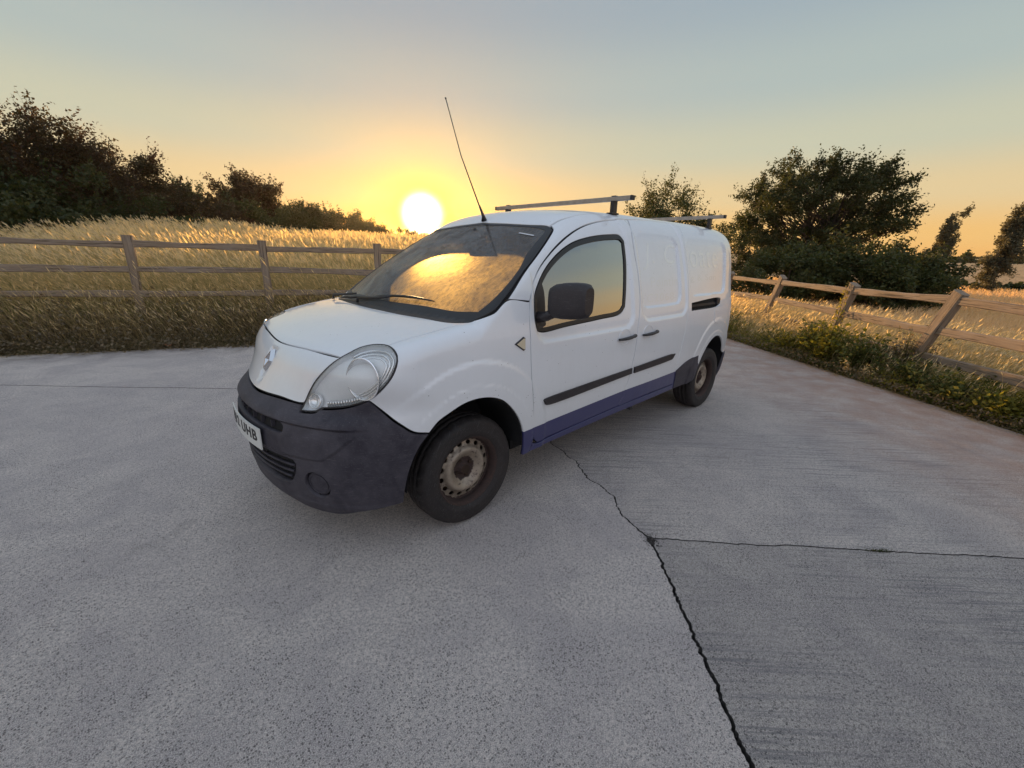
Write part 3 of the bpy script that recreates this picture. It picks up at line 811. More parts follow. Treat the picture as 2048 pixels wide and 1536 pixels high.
# ---- headlamps: housing, stepped reflector rings, bowl, side lamp, lens
def lamp_at(U):
    return surf_s(U)
BOWL = (.555, .705, .925)
for o in panel('headlamp', lampL, 'S', M['lamphouse'], .014, offset=-.030, gap=.003, skirt=-.026, back=0):
    s = 1 if sum(v.co.y for v in o.data.vertices) > 0 else -1
    # lens on the outside
    lens = panel('lens', lampL, 'S', M['lens'], .016, gap=.0035, skirt=.010, back=0, mirror=False)[0]
    if s < 0:
        for v in lens.data.vertices: v.co.y *= -1
        lens.data.flip_normals()
    lens.parent = o
    seal = MB(); Ls = smooth_loop(to_s(lampL), .02); Q = surf_s(Ls); Q = Q + grad(Q) * -.0015
    seal.tube([tuple(p * [1, s, 1]) for p in np.vstack([Q, Q[:1]])], .0026, 6, cap=False); seal.build('lamp_seal', M['trim'], o)
    # concentric steps around the bowl: blends between the lamp outline and an ellipse about the bowl
    U = to_s(lampL); Uc = to_s([BOWL])[0]
    Uo = smooth_loop(U, .03)
    for k, (w, dpt) in enumerate(((.90, -.022), (.80, -.026), (.70, -.030))):
        V = Uc + (Uo - Uc) * w
        Q = surf_s(V); N0 = grad(Q); Q = Q + N0 * dpt
        keep = [i for i in range(len(V)) if (Uo[i][0] < Uc[0] + .06)]
        # split into one run
        runs = []; cur = []
        for i in list(range(len(V))) * 2:
            if i in keep: cur.append(i)
            elif cur: runs.append(cur); cur = []
        run = max(runs, key=len)
        mb = MB(); mb.tube([tuple(Q[i] * [1, s, 1]) for i in run], .0055, 6); mb.build('reflector_step', M['reflector'], o)
    # main bowl
    c = np.array(BOWL); n = grad(surf_s(to_s([BOWL])))[0]; n = n * .55 + np.array([.83, .30, .05]); n /= np.linalg.norm(n)
    sc = surf_s(to_s([BOWL]))[0]
    rot = Vector(tuple(n)).to_track_quat('Z', 'Y').to_matrix()
    mb = MB(); prof = [(.004, -.050), (.022, -.048), (.045, -.038), (.066, -.020), (.082, .0), (.086, .006), (.089, .0)]
    mb.lathe(prof, 40, 'z')
    vs = [rot @ Vector((v[0] * 1.0, v[1] * 1.12, v[2])) + Vector(tuple(sc - n * .034)) for v in mb.v]
    mb.v = [(v.x, v.y * s, v.z) for v in vs]
    mb.build('reflector_bowl', M['reflector'], o)
    mb = MB(); mb.tube([tuple((sc - n * .075) * [1, s, 1]), tuple((sc - n * .048) * [1, s, 1]), tuple((sc - n * .040) * [1, s, 1])], [.011, .011, .004], 12); mb.build('bulb', M['chrome'], o)
    # round position lamp in the lower tip
    c2 = surf_s(to_s([(.706, .512, .805)]))[0]; n2 = grad(np.array([c2]))[0]
    rot = Vector(tuple(n2)).to_track_quat('Z', 'Y').to_matrix()
    mb = MB(); mb.lathe([(.003, -.020), (.020, -.017), (.030, -.008), (.032, -.002), (.036, -.001), (.038, -.008), (.038, -.02)], 32, 'z')
    vs = [rot @ Vector(v) + Vector(tuple(c2 - n2 * .006)) for v in mb.v]
    mb.v = [(v.x, v.y * s, v.z) for v in vs]
    mb.build('position_lamp', M['reflector'], o)
    # fluted indicator strip along the lower edge
    low = [(.672, .585, .800), (.640, .632, .806), (.607, .680, .818), (.575, .722, .832)]
    for k in range(13):
        t = k / 12 * 3; i = min(2, int(t)); q0 = np.array(low[i]) * (1 - (t - i)) + np.array(low[i + 1]) * (t - i)
        q = onS([q0], -.012)[0]
        mb = MB(); mb.tube([tuple((q + [0, 0, -.013]) * [1, s, 1]), tuple((q + [0, 0, .015]) * [1, s, 1])], .0052, 6); mb.build('flute', M['chrome'], o)
# ---- badge: lozenge ring with bevelled sides
bc = onS([(.735, 0, .908)], .0)[0]; bn = grad(np.array([[bc[0], .08, bc[2]]]))[0]; bn[1] = 0; bn /= np.linalg.norm(bn)
upv = np.cross(bn, [0, 1.0, 0]); upv *= -1 if upv[2] < 0 else 1
def bp(u_, v_, h): return tuple(bc + np.array([0, 1.0, 0]) * u_ + upv * v_ + bn * h)
mb = MB()
def rh(w, h, d): return [bp(w, 0, d), bp(0, h, d), bp(-w, 0, d), bp(0, -h, d)]
o1, o2, i2, i1 = rh(.050, .066, .000), rh(.037, .050, .020), rh(.030, .040, .020), rh(.018, .026, .004)
for a_, b_ in ((o1, o2), (o2, i2), (i2, i1)):
    for k in range(4): mb.addf([a_[k], a_[(k + 1) % 4], b_[(k + 1) % 4], b_[k]], [(0, 1, 2, 3)])
mb.addf(i1, [(0, 1, 2, 3)], 1)
mb.build('badge', [M['chrome'], M['trim']], van)
# ---- number plate
pl = MB(); n = 14; H_ = .111; z0 = .578
for k in range(n):
    pass
def platep(y, z, d): return (.901 - .32 * y * y + d, y, z)
vs = []; fs = []
for d in (0, .006):
    for k in range(n + 1):
        y = -.26 + .52 * k / n; vs += [platep(y, z0 - H_ / 2, d), platep(y, z0 + H_ / 2, d)]
m_ = 2 * (n + 1)
for k in range(n):
    a_ = 2 * k; fs += [(a_, a_ + 1, a_ + 3, a_ + 2), (m_ + a_, m_ + a_ + 2, m_ + a_ + 3, m_ + a_ + 1), (a_, a_ + 2, m_ + a_ + 2, m_ + a_), (a_ + 1, m_ + a_ + 1, m_ + a_ + 3, a_ + 3)]
fs += [(0, m_, m_ + 1, 1), (2 * n, 2 * n + 1, m_ + 2 * n + 1, m_ + 2 * n)]
pl.addf(vs, fs); plate = pl.build('number_plate', M['plate'], van)
def text_mesh(body_, size, extr=0.0, bold=0.0):
    cu = bpy.data.curves.new('txt', 'FONT'); cu.body = body_; cu.size = size; cu.extrude = extr; cu.align_x = 'CENTER'; cu.align_y = 'CENTER'; cu.resolution_u = 4
    cu.space_character = 1.12; cu.offset = bold * size
    ob = bpy.data.objects.new('txt', cu); COL.objects.link(ob)
    bpy.context.view_layer.update()
    me = bpy.data.meshes.new_from_object(ob.evaluated_get(bpy.context.evaluated_depsgraph_get()))
    bpy.data.objects.remove(ob); bpy.data.curves.remove(cu)
    return me
def islands(me):
    """split a mesh into its loose pieces: list of (verts, faces)"""
    par = list(range(len(me.vertices)))
    def f(a):
        while par[a] != a: par[a] = par[par[a]]; a = par[a]
        return a
    for p in me.polygons:
        a = f(p.vertices[0])
        for b in p.vertices[1:]: par[f(b)] = a
    grp = {}
    for p in me.polygons: grp.setdefault(f(p.vertices[0]), []).append(tuple(p.vertices))
    out = []
    for fs in grp.values():
        ids = sorted({i for q in fs for i in q}); mp = {i: k for k, i in enumerate(ids)}
        out.append((np.array([me.vertices[i].co[:] for i in ids]), [tuple(mp[i] for i in q) for q in fs]))
    return out
tx = text_mesh('LJ12 UHB', .112, .0008, .02)
co = np.array([v.co[:] for v in tx.vertices]); a_, b_ = co.min(0), co.max(0)
for vv, ff in islands(tx):
    y = (vv[:, 0] - (a_[0] + b_[0]) / 2) / (b_[0] - a_[0]) * .455; z = z0 + (vv[:, 1] - (a_[1] + b_[1]) / 2) / (b_[1] - a_[1]) * .076
    mb = MB(); mb.addf([platep(yy, zz, .0068 + h_) for yy, zz, h_ in zip(y, z, vv[:, 2])], ff); mb.build('registration_letter', M['ink'], plate)
# ---- sliding rail channel, filler flap, rub strips, cladding
for s in (1, -1):
    mb = MB(); mb.box((-2.76, s * .772, 1.10), (.76, .05, .10)); ch = mb.build('door_rail', M['black'], van)
    mb = MB(); mb.box((-2.75, s * .805, 1.088), (.66, .012, .022)); mb.build('rail_runner', M['trim'], ch)
    mb = MB(); mb.box((-3.072, s * .812, 1.105), (.07, .03, .056)); mb.build('rail_end_cap', M['trim'], ch, .006)
fl = [(-2.955, .844, 1.030), (-3.165, .827, 1.034), (-3.205, .828, 1.0), (-3.215, .828, .905), (-3.18, .83, .885), (-3.00, .844, .893), (-2.965, .845, .92)]
# a thin dark seam ring with a flap just proud of the body
panel('filler_flap', fl, 'S', M['paint'], .02, offset=.0035, skirt=.004, back=.006, mirror=False)
for nm, L_ in (('rub_strip', [(-.485, .884, .650), (-.495, .884, .664), (-.53, .884, .668), (-1.462, .885, .703), (-1.466, .883, .652), (-.535, .881, .612), (-.505, .882, .617)]),
               ('rub_strip', [(-1.492, .885, .704), (-2.10, .882, .724), (-2.15, .882, .716), (-2.10, .882, .672), (-2.06, .882, .668), (-1.496, .883, .650)])):
    panel(nm, L_, 'S', M['trim'], .014, offset=.014, skirt=.014, back=0)
clad = [(-2.235, .872, .552), (-2.41, .868, .606), (-2.56, .865, .625), (-2.672, .862, .628), (-2.70, .84, .50), (-2.688, .84, .40), (-2.655, .85, .372), (-2.262, .852, .37)]
panel('rear_cladding', clad, 'S', M['bumper'], .02, offset=.006, skirt=.006, back=0)
rb = [(-3.70, 0, .55), (-3.68, .3, .55), (-3.66, .60, .553), (-3.60, .72, .545), (-3.50, .785, .525), (-3.478, .80, .40), (-3.46, .78, .29), (-3.55, .7, .26), (-3.66, .5, .25), (-3.70, 0, .25)]
panel('rear_bumper', mirror_half([(p[0], max(p[1], .0), p[2]) for p in rb]), 'S', M['bumper'], .03, offset=.012, skirt=.02, back=0, mirror=False)
bk = [(0, 0, .565), (0, .60, .565), (0, .62, .9), (0, .615, 1.2), (0, .58, 1.55), (0, .53, 1.72), (0, 0, 1.76)]
panel('rear_doors', mirror_half(bk), 'B', M['paint'], .04, mirror=False)
# ---- side window seals and glass
Uw = smooth_loop(to_s(winL), .02); Ui = offset_loop(Uw, .022)
def ring_panel(name, Ua, Ub, m_, off, mirror=True):
    PROJ['R'] = (lambda q: np.asarray(q), surf_s)
    return panel(name, Ua, 'R', m_, .014, holes=[Ub], offset=off, gap=0, skirt=.006, back=0, mirror=mirror, raw=True)
seals = ring_panel('window_seal', offset_loop(Uw, .001), Ui, M['rubber'], .002)
PROJ['R'] = (lambda q: np.asarray(q), surf_s)
sg = panel('side_window', offset_loop(Uw, .020), 'R', M['sideglass'], .03, offset=-.005, gap=0, skirt=0, back=0, raw=True)
sg[1].data.materials[0] = M['farglass']
# quarter divider and mirror foot plate at the front corner of each window
tri = [(-.42, .865, 1.13), (-.42, .851, 1.205), (-.447, .834, 1.291), (-.50, .82, 1.355), (-.515, .825, 1.30), (-.508, .86, 1.10), (-.45, .875, 1.085)]
panel('window_corner_plate', tri, 'S', M['trim'], .02, offset=.004, gap=.0, skirt=.008, back=0)
# ---- side repeater
for s in (1, -1):
    L3 = onS([tuple(p) for p in P['tri']], .0); c = L3.mean(0)
    mb = MB(); a_ = [tuple((c + (p - c) * 1.0) * [1, s, 1]) for p in L3]; b_ = [tuple((c + (p - c) * .96 + [0, .006, 0]) * [1, s, 1]) for p in L3]; d_ = [tuple((c + (p - c) * .80 + [0, .009, 0]) * [1, s, 1]) for p in L3]
    n = len(a_); mb.addf(a_ + b_, [(k, (k + 1) % n, n + (k + 1) % n, n + k) for k in range(n)], 0)
    mb.addf(b_ + d_, [(k, (k + 1) % n, n + (k + 1) % n, n + k) for k in range(n)], 0); mb.addf(d_, [tuple(range(n))], 1)
    mb.build('side_repeater', [M['trim'], simple('repeater_lens', (.62, .55, .40), .25, coat=1.0)], van)
# ---- door handles in round cups
for x0, x1 in ((-1.245, -1.455), (-1.565, -1.775)):
    for s in (1, -1):
        cx = x0 - .085; mb = MB()
        L3 = onS([(cx + .072 * math.cos(t), .885, .945 + .056 * math.sin(t)) for t in np.linspace(0, 2 * math.pi, 28)], .0008)
        ctr = onS([(cx, .885, .945)], -.018)[0]
        m1 = onS([(cx + .058 * math.cos(t), .885, .945 + .044 * math.sin(t)) for t in np.linspace(0, 2 * math.pi, 28)], .0012)
        # raised lip and dished cup read as a shaded circle around the grip
        mb.tube([tuple(p * [1, s, 1]) for p in L3], .0022, 6, cap=False)
        cup = mb.build('handle_cup', M['paint'], van)
        mb = MB(); xs = np.linspace(x0, x1, 12); pts = []; rr = []
        for k, x in enumerate(xs):
            t = k / 11; y = onS([(x, .885, .94)], .010 + .020 * math.sin(math.pi * t) ** .5)[0]
            pts.append((x, s * y[1], .936 + .010 * t)); rr.append(.010 + .0055 * math.sin(math.pi * min(1, t * 1.15)) + (.004 if k > 8 else 0))
        mb.tube(pts, rr, 12, squash=.75, up=(0, 0, 1)); mb.build('door_handle', M['trim'], van)
# ---- door mirrors
def mirror_part(s):
    # shell lofted along y from rounded-rectangle sections
    mb = MB(); secs = []
    ysec = [(.925, .42, .60), (.935, .80, .88), (.96, .96, .97), (1.00, 1.02, 1.0), (1.05, 1.03, 1.0), (1.09, 1.0, .98), (1.115, .92, .93), (1.128, .72, .80)]
    n = 24; vs = []
    for y, kz, kx in ysec:
        cz = 1.245 + .012 * (y - .93) / .2; cx = -.475 - .075 * (y - .93) / .2
        for k in range(n):
            t = 2 * math.pi * k / n; c_, s_ = math.cos(t), math.sin(t)
            e = .55
            px = np.sign(c_) * abs(c_) ** e; pz = np.sign(s_) * abs(s_) ** e
            hx = (.055 if px > 0 else .040) * kx; hz = .096 * kz
            vs.append((cx + px * hx, s * y, cz + pz * hz))
    fs = []
    for i in range(len(ysec) - 1):
        for k in range(n): fs.append((i * n + k, i * n + (k + 1) % n, (i + 1) * n + (k + 1) % n, (i + 1) * n + k))
    mb.addf(vs, fs, 0, True); mb.addf(vs[:n], [tuple(range(n))], 0, True); mb.addf(vs[-n:], [tuple(range(n))], 0, True)
    o = mb.build('door_mirror', M['trim'], van)
    g = MB(); g.box((-.572, s * 1.03, 1.248), (.004, .165, .15)); gl = g.build('mirror_glass', M['mirrorglass'], o)
    a_ = MB(); a_.tube([(-.455, s * .855, 1.150), (-.462, s * .90, 1.158), (-.475, s * .95, 1.185)], [.040, .034, .034], 14, squash=.8); a_.build('mirror_arm', M['trim'], o)
for s in (1, -1): mirror_part(s)
# ---- aerial
ab = onT([(-.735, 0, 0)])[0]; ab = onT([(-.76, 0, 0)])[0]
mb = MB(); mb.tube([tuple(ab), tuple(ab + [.008, 0, .03]), tuple(ab + [.045, -.004, .10])], [.022, .012, .006], 10)
mb.tube([tuple(ab + [.045, -.004, .10]), (-.56, -.004, 2.10), (-.445, -.004, 2.40)], [.0045, .0032, .0028], 6); mb.tube([(-.447, -.004, 2.395), (-.443, -.004, 2.405)], [.005, .005], 8)
mb.build('aerial', M['rubber'], van)
# ---- roof bars
for xb, yw in ((-1.52, .723), (-3.20, .715)):
    mb = MB(); mb.box((xb, 0, 1.893), (.040, yw * 2 - .03, .030)); bar = mb.build('roof_bar', M['alu'], van, .003)
    for s in (1, -1):
        mb = MB(); mb.box((xb, s * (yw - .008), 1.893), (.042, .016, .032)); mb.build('bar_end_cap', M['barend'], bar, .003)
        zt = onT([(xb, s * .56, 0)])[0][2]
        mb = MB(); mb.box((xb, s * .565, (zt + 1.878) / 2 - .004), (.050, .030, 1.878 - zt + .012)); mb.box((xb, s * .565, 1.912), (.030, .040, .006)); mb.box((xb, s * .560, zt + .004), (.09, .05, .012))
        mb.build('bar_foot', M['rubber'], bar, .003)
# ---- wipers
def on_screen(x, y, h): return tuple(onT([(x, y, 0)], h)[0])
for (px, py), ax, ay, bx, by, ex, ey in (((.085, -.30), .045, -.02, .045, -.28, -.035, .44), ((.085, -.70), .05, -.60, .045, -.68, .030, -.12)):
    mb = MB(); a_ = on_screen(px, py, .004); p2 = on_screen(ax, ay, .035); q1 = on_screen(bx, by, .016); q2 = on_screen(ex, ey, .016)
    mid = tuple((np.array(q1) + np.array(q2)) / 2 + [0, 0, .022])
    mb.tube([a_, tuple(np.array(a_) + [-.005, 0, .03]), p2, mid], [.014, .012, .008, .006], 8, squash=.6)
    wp = mb.build('wiper_arm', M['rubber'], van)
    mb = MB(); ts = np.linspace(0, 1, 9); pts = []
    for t in ts:
        x, y = bx + (ex - bx) * t, by + (ey - by) * t; pts.append(on_screen(x, y, .010 + .010 * math.sin(math.pi * t)))
    mb.tube(pts, [.003, .006, .008, .009, .009, .009, .008, .006, .003], 6); mb.build('wiper_blade', M['rubber'], wp)
# sticker on the windscreen
c = np.array(on_screen(-.655, .47, .002)); d = np.array(on_screen(-.655, .60, .002)); e = np.array(on_screen(-.645, .47, .002)); f_ = np.array(on_screen(-.645, .60, .002))
mb = MB(); mb.addf([c, d, f_, e], [(0, 1, 2, 3)]); mb.addf([x_ - [0, 0, .0008] for x_ in (c, d, f_, e)], [(3, 2, 1, 0)]); mb.build('windscreen_sticker', simple('sticker_paper', (.6, .6, .6), .5), van)
# ---- arch liners, floor, wheels
for cx, cz, rr in ((.03, .385, .384), (-3.09, .36, .404)):
    for s in (1, -1):
        mb = MB(); n = 30; vs = []
        ang_ = np.linspace(-.10, math.pi + (.10 if cx < -1 else -.0), n)
        for e in (0, 1, 2):
            for t in ang_:
                r_ = rr + (.05 if e == 2 else 0)
                x, z = cx + r_ * math.cos(t), cz + r_ * math.sin(t)
                yy = float(W(np.array(cx + rr * math.cos(t)), np.array(cz + rr * math.sin(t)))) - .016 if e != 1 else .48
                vs.append((x, s * yy, z))
        mb.addf(vs, [(k, k + 1, n + k + 1, n + k) for k in range(n - 1)], 0, True)
        mb.addf(vs[n:2 * n], [tuple(range(n))], 0)
        mb.build('wheel_arch_liner', M['black'], van)
mb = MB(); mb.box((-1.55, 0, .34), (2.3, 1.40, .10)); mb.box((.42, 0, .31), (.60, 1.05, .10)); mb.box((-3.55, 0, .34), (.24, 1.2, .12)); mb.box((-1.55, 0, .24), (4.2, .35, .06)); mb.build('underbody', M['black'], van)
mb = MB(); mb.tube([(-1.9, .35, .2), (-2.6, .35, .2)], .08, 12); mb.tube([(-2.5, .35, .2), (-3.6, .42, .24)], .024, 8); mb.build('exhaust', M['disc'], van)
def tyre_mesh():
    R_, w_ = .317, .098; n = 120
    prof = [(.198, -.070), (.203, -.088), (.225, -.100), (.262, -.105), (.288, -.101), (.302, -.093), (.311, -.080), (.316, -.060), (.317, -.046), (.310, -.043), (.310, -.035), (.3175, -.032), (.3175, -.007), (.310, -.005), (.310, .005), (.3175, .007), (.3175, .032), (.310, .035), (.310, .043), (.317, .046), (.316, .060), (.311, .080), (.302, .093), (.296, .098), (.294, .0995), (.262, .105), (.240, .103), (.236, .1045), (.225, .100), (.214, .095), (.203, .088), (.198, .070)]
    vs = []; fs = []
    for i, (r, h) in enumerate(prof):
        tread = abs(h) < .094 and r > .30
        for k in range(n):
            rr = r - (.0065 if tread and (k % 4 == 0) and abs(h) > .03 and r > .308 or (tread and k % 4 == 2 and abs(h) < .033 and r > .312 and False) else 0)
            t = 2 * math.pi * (k + (.8 if h > 0 else 0)) / n
            vs.append((rr * math.cos(t), h, rr * math.sin(t)))
    m = len(prof)
    for i in range(m):
        j = (i + 1) % m
        for k in range(n): fs.append((i * n + k, i * n + (k + 1) % n, j * n + (k + 1) % n, j * n + k))
    # flatten the contact patch
    vs = [(x, y * (1 + .5 * max(0, -.300 - z)), max(z, -.3135)) for x, y, z in vs]
    mb = MB(); mb.addf(vs, [f[::-1] for f in fs], 0, True); return mb.mesh('tyre', M['tyre'])
def rim_mesh():
    NH = 16
    def h_of(r):
        return np.interp(r, [0, .020, .032, .036, .052, .060, .075, .092, .108, .122, .134, .142, .165, .176, .186, .190], [.052, .052, .050, .022, .020, .028, .038, .052, .062, .064, .054, .040, .032, .028, .028, .034])
    out = np.array([(.190 * math.cos(t), .190 * math.sin(t)) for t in np.linspace(0, 2 * math.pi, 72, endpoint=False)])
    holes = []
    for k in range(NH):
        t = 2 * math.pi * k / NH; c_ = np.array([math.cos(t), math.sin(t)]) * .1555; e1 = np.array([math.cos(t), math.sin(t)]); e2 = np.array([-math.sin(t), math.cos(t)])
        holes.append(np.array([c_ + e1 * .0130 * math.cos(a_) + e2 * .0175 * math.sin(a_) for a_ in np.linspace(0, 2 * math.pi, 14, endpoint=False)]))
    for k in range(5):
        t = 2 * math.pi * (k + .3) / 5; c_ = np.array([math.cos(t), math.sin(t)]) * .058
    V2, T_, nb = fill2d([out] + holes, .0085)
    r = np.hypot(V2[:, 0], V2[:, 1]); h = h_of(r)
    v = np.stack([V2[:, 0], h, V2[:, 1]], 1)
    fn = np.cross(v[T_[:, 1]] - v[T_[:, 0]], v[T_[:, 2]] - v[T_[:, 0]]); fl = fn[:, 1] < 0; T_[fl] = T_[fl][:, ::-1]
    me = bpy.data.meshes.new('rim')
    vs = [tuple(p) for p in v]; fs = [tuple(int(i) for i in t) for t in T_]
    # hole walls
    for L_ in holes:
        b = len(vs); n = len(L_)
        hh = h_of(np.hypot(L_[:, 0], L_[:, 1]))
        vs += [(p[0], q, p[1]) for p, q in zip(L_, hh)] + [(p[0], q - .008, p[1]) for p, q in zip(L_, hh)]
        fs += [(b + i, b + (i + 1) % n, b + n + (i + 1) % n, b + n + i) for i in range(n)]
    mb = MB(); mb.addf(vs, fs, 0, True)
    mb.lathe([(.190, .034), (.184, .045), (.186, .060), (.190, .075), (.196, .082), (.203, .090), (.206, .088), (.205, .080)], 72, 'y')
    mb.lathe([(.190, .034), (.180, -.05), (.185, -.09)], 48, 'y')
    return mb.mesh('rim', M['rim'])
TY, RI = tyre_mesh(), rim_mesh()
mbn = MB()
for k in range(4):
    t = 2 * math.pi * (k + .35) / 4
    mbn.tube([(.054 * math.cos(t), .018, .054 * math.sin(t)), (.054 * math.cos(t), .036, .054 * math.sin(t))], [.0105, .0095], 6)
mbn.tube([(0, .018, 0), (0, .058, 0)], [.030, .027], 20)
NU = mbn.mesh('wheel_bolts', M['disc'])
mbd = MB(); mbd.lathe([(.03, -.03), (.13, -.03), (.13, -.045), (.03, -.045)], 40, 'y'); mbd.lathe([(0.0, -.055), (.186, -.055)], 40, 'y')
DI = mbd.mesh('brake_disc', M['disc'])
for cx, yc in ((0, .705), (-3.081, .705)):
    for s in (1, -1):
        w_ = empty('wheel', (cx, s * yc, .3135)); w_.parent = van
        if s < 0: w_.rotation_euler = (0, 0, math.pi)
        w_.rotation_euler[1] = random.uniform(0, 3) if s > 0 else 0
        for nm, me in (('tyre', TY), ('rim', RI), ('wheel_bolts', NU), ('brake_disc', DI)): add(nm, me, w_)
# ---- cabin
mb = MB(); mb.box((-1.66, 0, .70), (.03, 1.62, .80)); mb.box((-1.66, 0, 1.37), (.03, 1.60, .54), taper=.80); mb.build('bulkhead', M['cabin'], van)
mb = MB()
prof = [(.02, 1.10), (-.10, 1.135), (-.30, 1.13), (-.40, 1.10), (-.45, 1.02), (-.42, .86), (-.30, .84), (.0, .84)]
vs = [(x, y, z) for y in (-.76, .76) for x, z in prof]; n = len(prof)
mb.addf(vs, [(k, (k + 1) % n, n + (k + 1) % n, n + k) for k in range(n)] + [tuple(range(n))[::-1], tuple(range(n, 2 * n))])
dash = mb.build('dashboard', M['cabin'], van, .02)
mb = MB(); mb.box((-.33, -.37, 1.135), (.20, .34, .05)); mb.build('instrument_hood', M['cabin'], dash, .02)
for y0 in (-.37, .37):
    mb = MB()
    mb.box((-1.05, y0, .72), (.50, .48, .16)); st = mb.build('seat', M['seat'], van, .05, 3)
    rot = Matrix.Rotation(math.radians(-16), 3, 'Y')
    mb = MB(); mb.box((-1.36, y0, 1.05), (.14, .46, .62), rot=rot); mb.build('seat_back', M['seat'], st, .05, 3)
    mb = MB(); mb.box((-1.46, y0, 1.46), (.09, .26, .17), rot=rot); mb.build('head_rest', M['seat'], st, .03, 3)
mb = MB(); tilt = Matrix.Rotation(math.radians(28), 3, 'Y')
pts = [tuple(Vector((-.62, -.37, 1.06)) + tilt @ Vector((0, .19 * math.cos(t), .19 * math.sin(t)))) for t in np.linspace(0, 2 * math.pi, 33)]
mb.tube(pts, .015, 8, cap=False); mb.tube([(-.62, -.56, 1.06), (-.60, -.37, 1.05), (-.62, -.18, 1.06)], .02, 8, squash=.6); mb.tube([(-.60, -.37, 1.05), (-.40, -.37, .98)], .03, 8)
mb.build('steering_wheel', M['trim'], van)
mb = MB(); mb.box((-.66, .02, 1.545), (.03, .24, .075)); mb.tube([(-.64, .02, 1.58), (-.66, .02, 1.655)], .010, 8); mb.build('interior_mirror', M['rubber'], van, .01)
# ---- faint ghosts of removed sign writing on the blank side panels
def ghost(txt, x0, z0_, wid, hgt, slant=0.0):
    me = text_mesh(txt, .2)
    co = np.array([v.co[:] for v in me.vertices]); a_, b_ = co.min(0), co.max(0)
    for vv, ff in islands(me):
        u_ = (vv[:, 0] - a_[0]) / (b_[0] - a_[0]); v_ = (vv[:, 1] - a_[1]) / (b_[1] - a_[1])
        o = np.stack([x0 - u_ * wid - v_ * slant, np.full(len(vv), 1.3), z0_ + v_ * hgt], 1)
        Q = hit(o, np.array([[0, -1.0, 0]]), 0, 1.0, 80, body); Q = Q + grad(Q) * .0010
        mb = MB(); mb.addf(Q, ff); mb.build('faded_letter', M['ghost'], van)
ghost('J. C', -1.66, 1.40, .50, .20, .06)
ghost('Pointin', -1.76, 1.275, .44, .075)
ghost('1C2068', -1.62, 1.165, .50, .06)
ghost('oate', -2.46, 1.42, .62, .16)
ghost('g & Son', -2.44, 1.29, .60, .07)
# small scar on the wing
# ------------------------------------------------------------------ terrain
NL = np.array([-.38, -.925]); KL = 4.906
NR = np.array([-.787, .617]); KR = 5.655
def sL(x, y): return NL[0] * x + NL[1] * y - KL
def sR(x, y): return NR[0] * x + NR[1] * y - KR
def wob(x, y):
    return .5 * np.sin(x * .31 + 1.3) * np.cos(y * .27) + .3 * np.sin(x * .83 + y * .55) + .2 * np.sin(y * 1.3 - x * .4)
def ground_z(x, y):
    x = np.asarray(x, float); y = np.asarray(y, float)
    dx, dy = x - CAMP[0], y - CAMP[1]; D = np.hypot(dx, dy)
    az = np.degrees(np.arctan2(dy, dx))
    base = np.interp(D, [0, 46, 120, 300, 600, 5000], [0, 0, .85, 3.8, 10.0, 71])
    l = sL(x, y); r = sR(x, y)
    slope = .050 + .026 * np.exp(-((az + 97) / 10.0) ** 2) - .03 * sstep(az, -86, -70)
    hl = .28 * sstep(l, .0, .7) + slope * np.clip(l - .8, 0, 23) - .02 * np.clip(l - 30, 0, 40)
    hl = hl * (1 - .92 * sstep(-az, 124, 131) * (x < CAMP[0])) + .05 * wob(x, y) * sstep(l, .6, 4)
    hr = .03 * sstep(r, 0, .5) + .03 * wob(x * 1.5, y * 1.5) * sstep(r, .6, 3)
    yard = (l < 0) & (r < 0)
    k = sstep(r - l, -2, 6)          # which side we are on
    h = np.where(l > 0, hl, 0) * (1 - k * (r > 0)) + np.where(r > 0, hr, 0)
    h = np.maximum(h, -.05)
    h = np.where(yard, -.09, h)
    return h + base * (~yard)

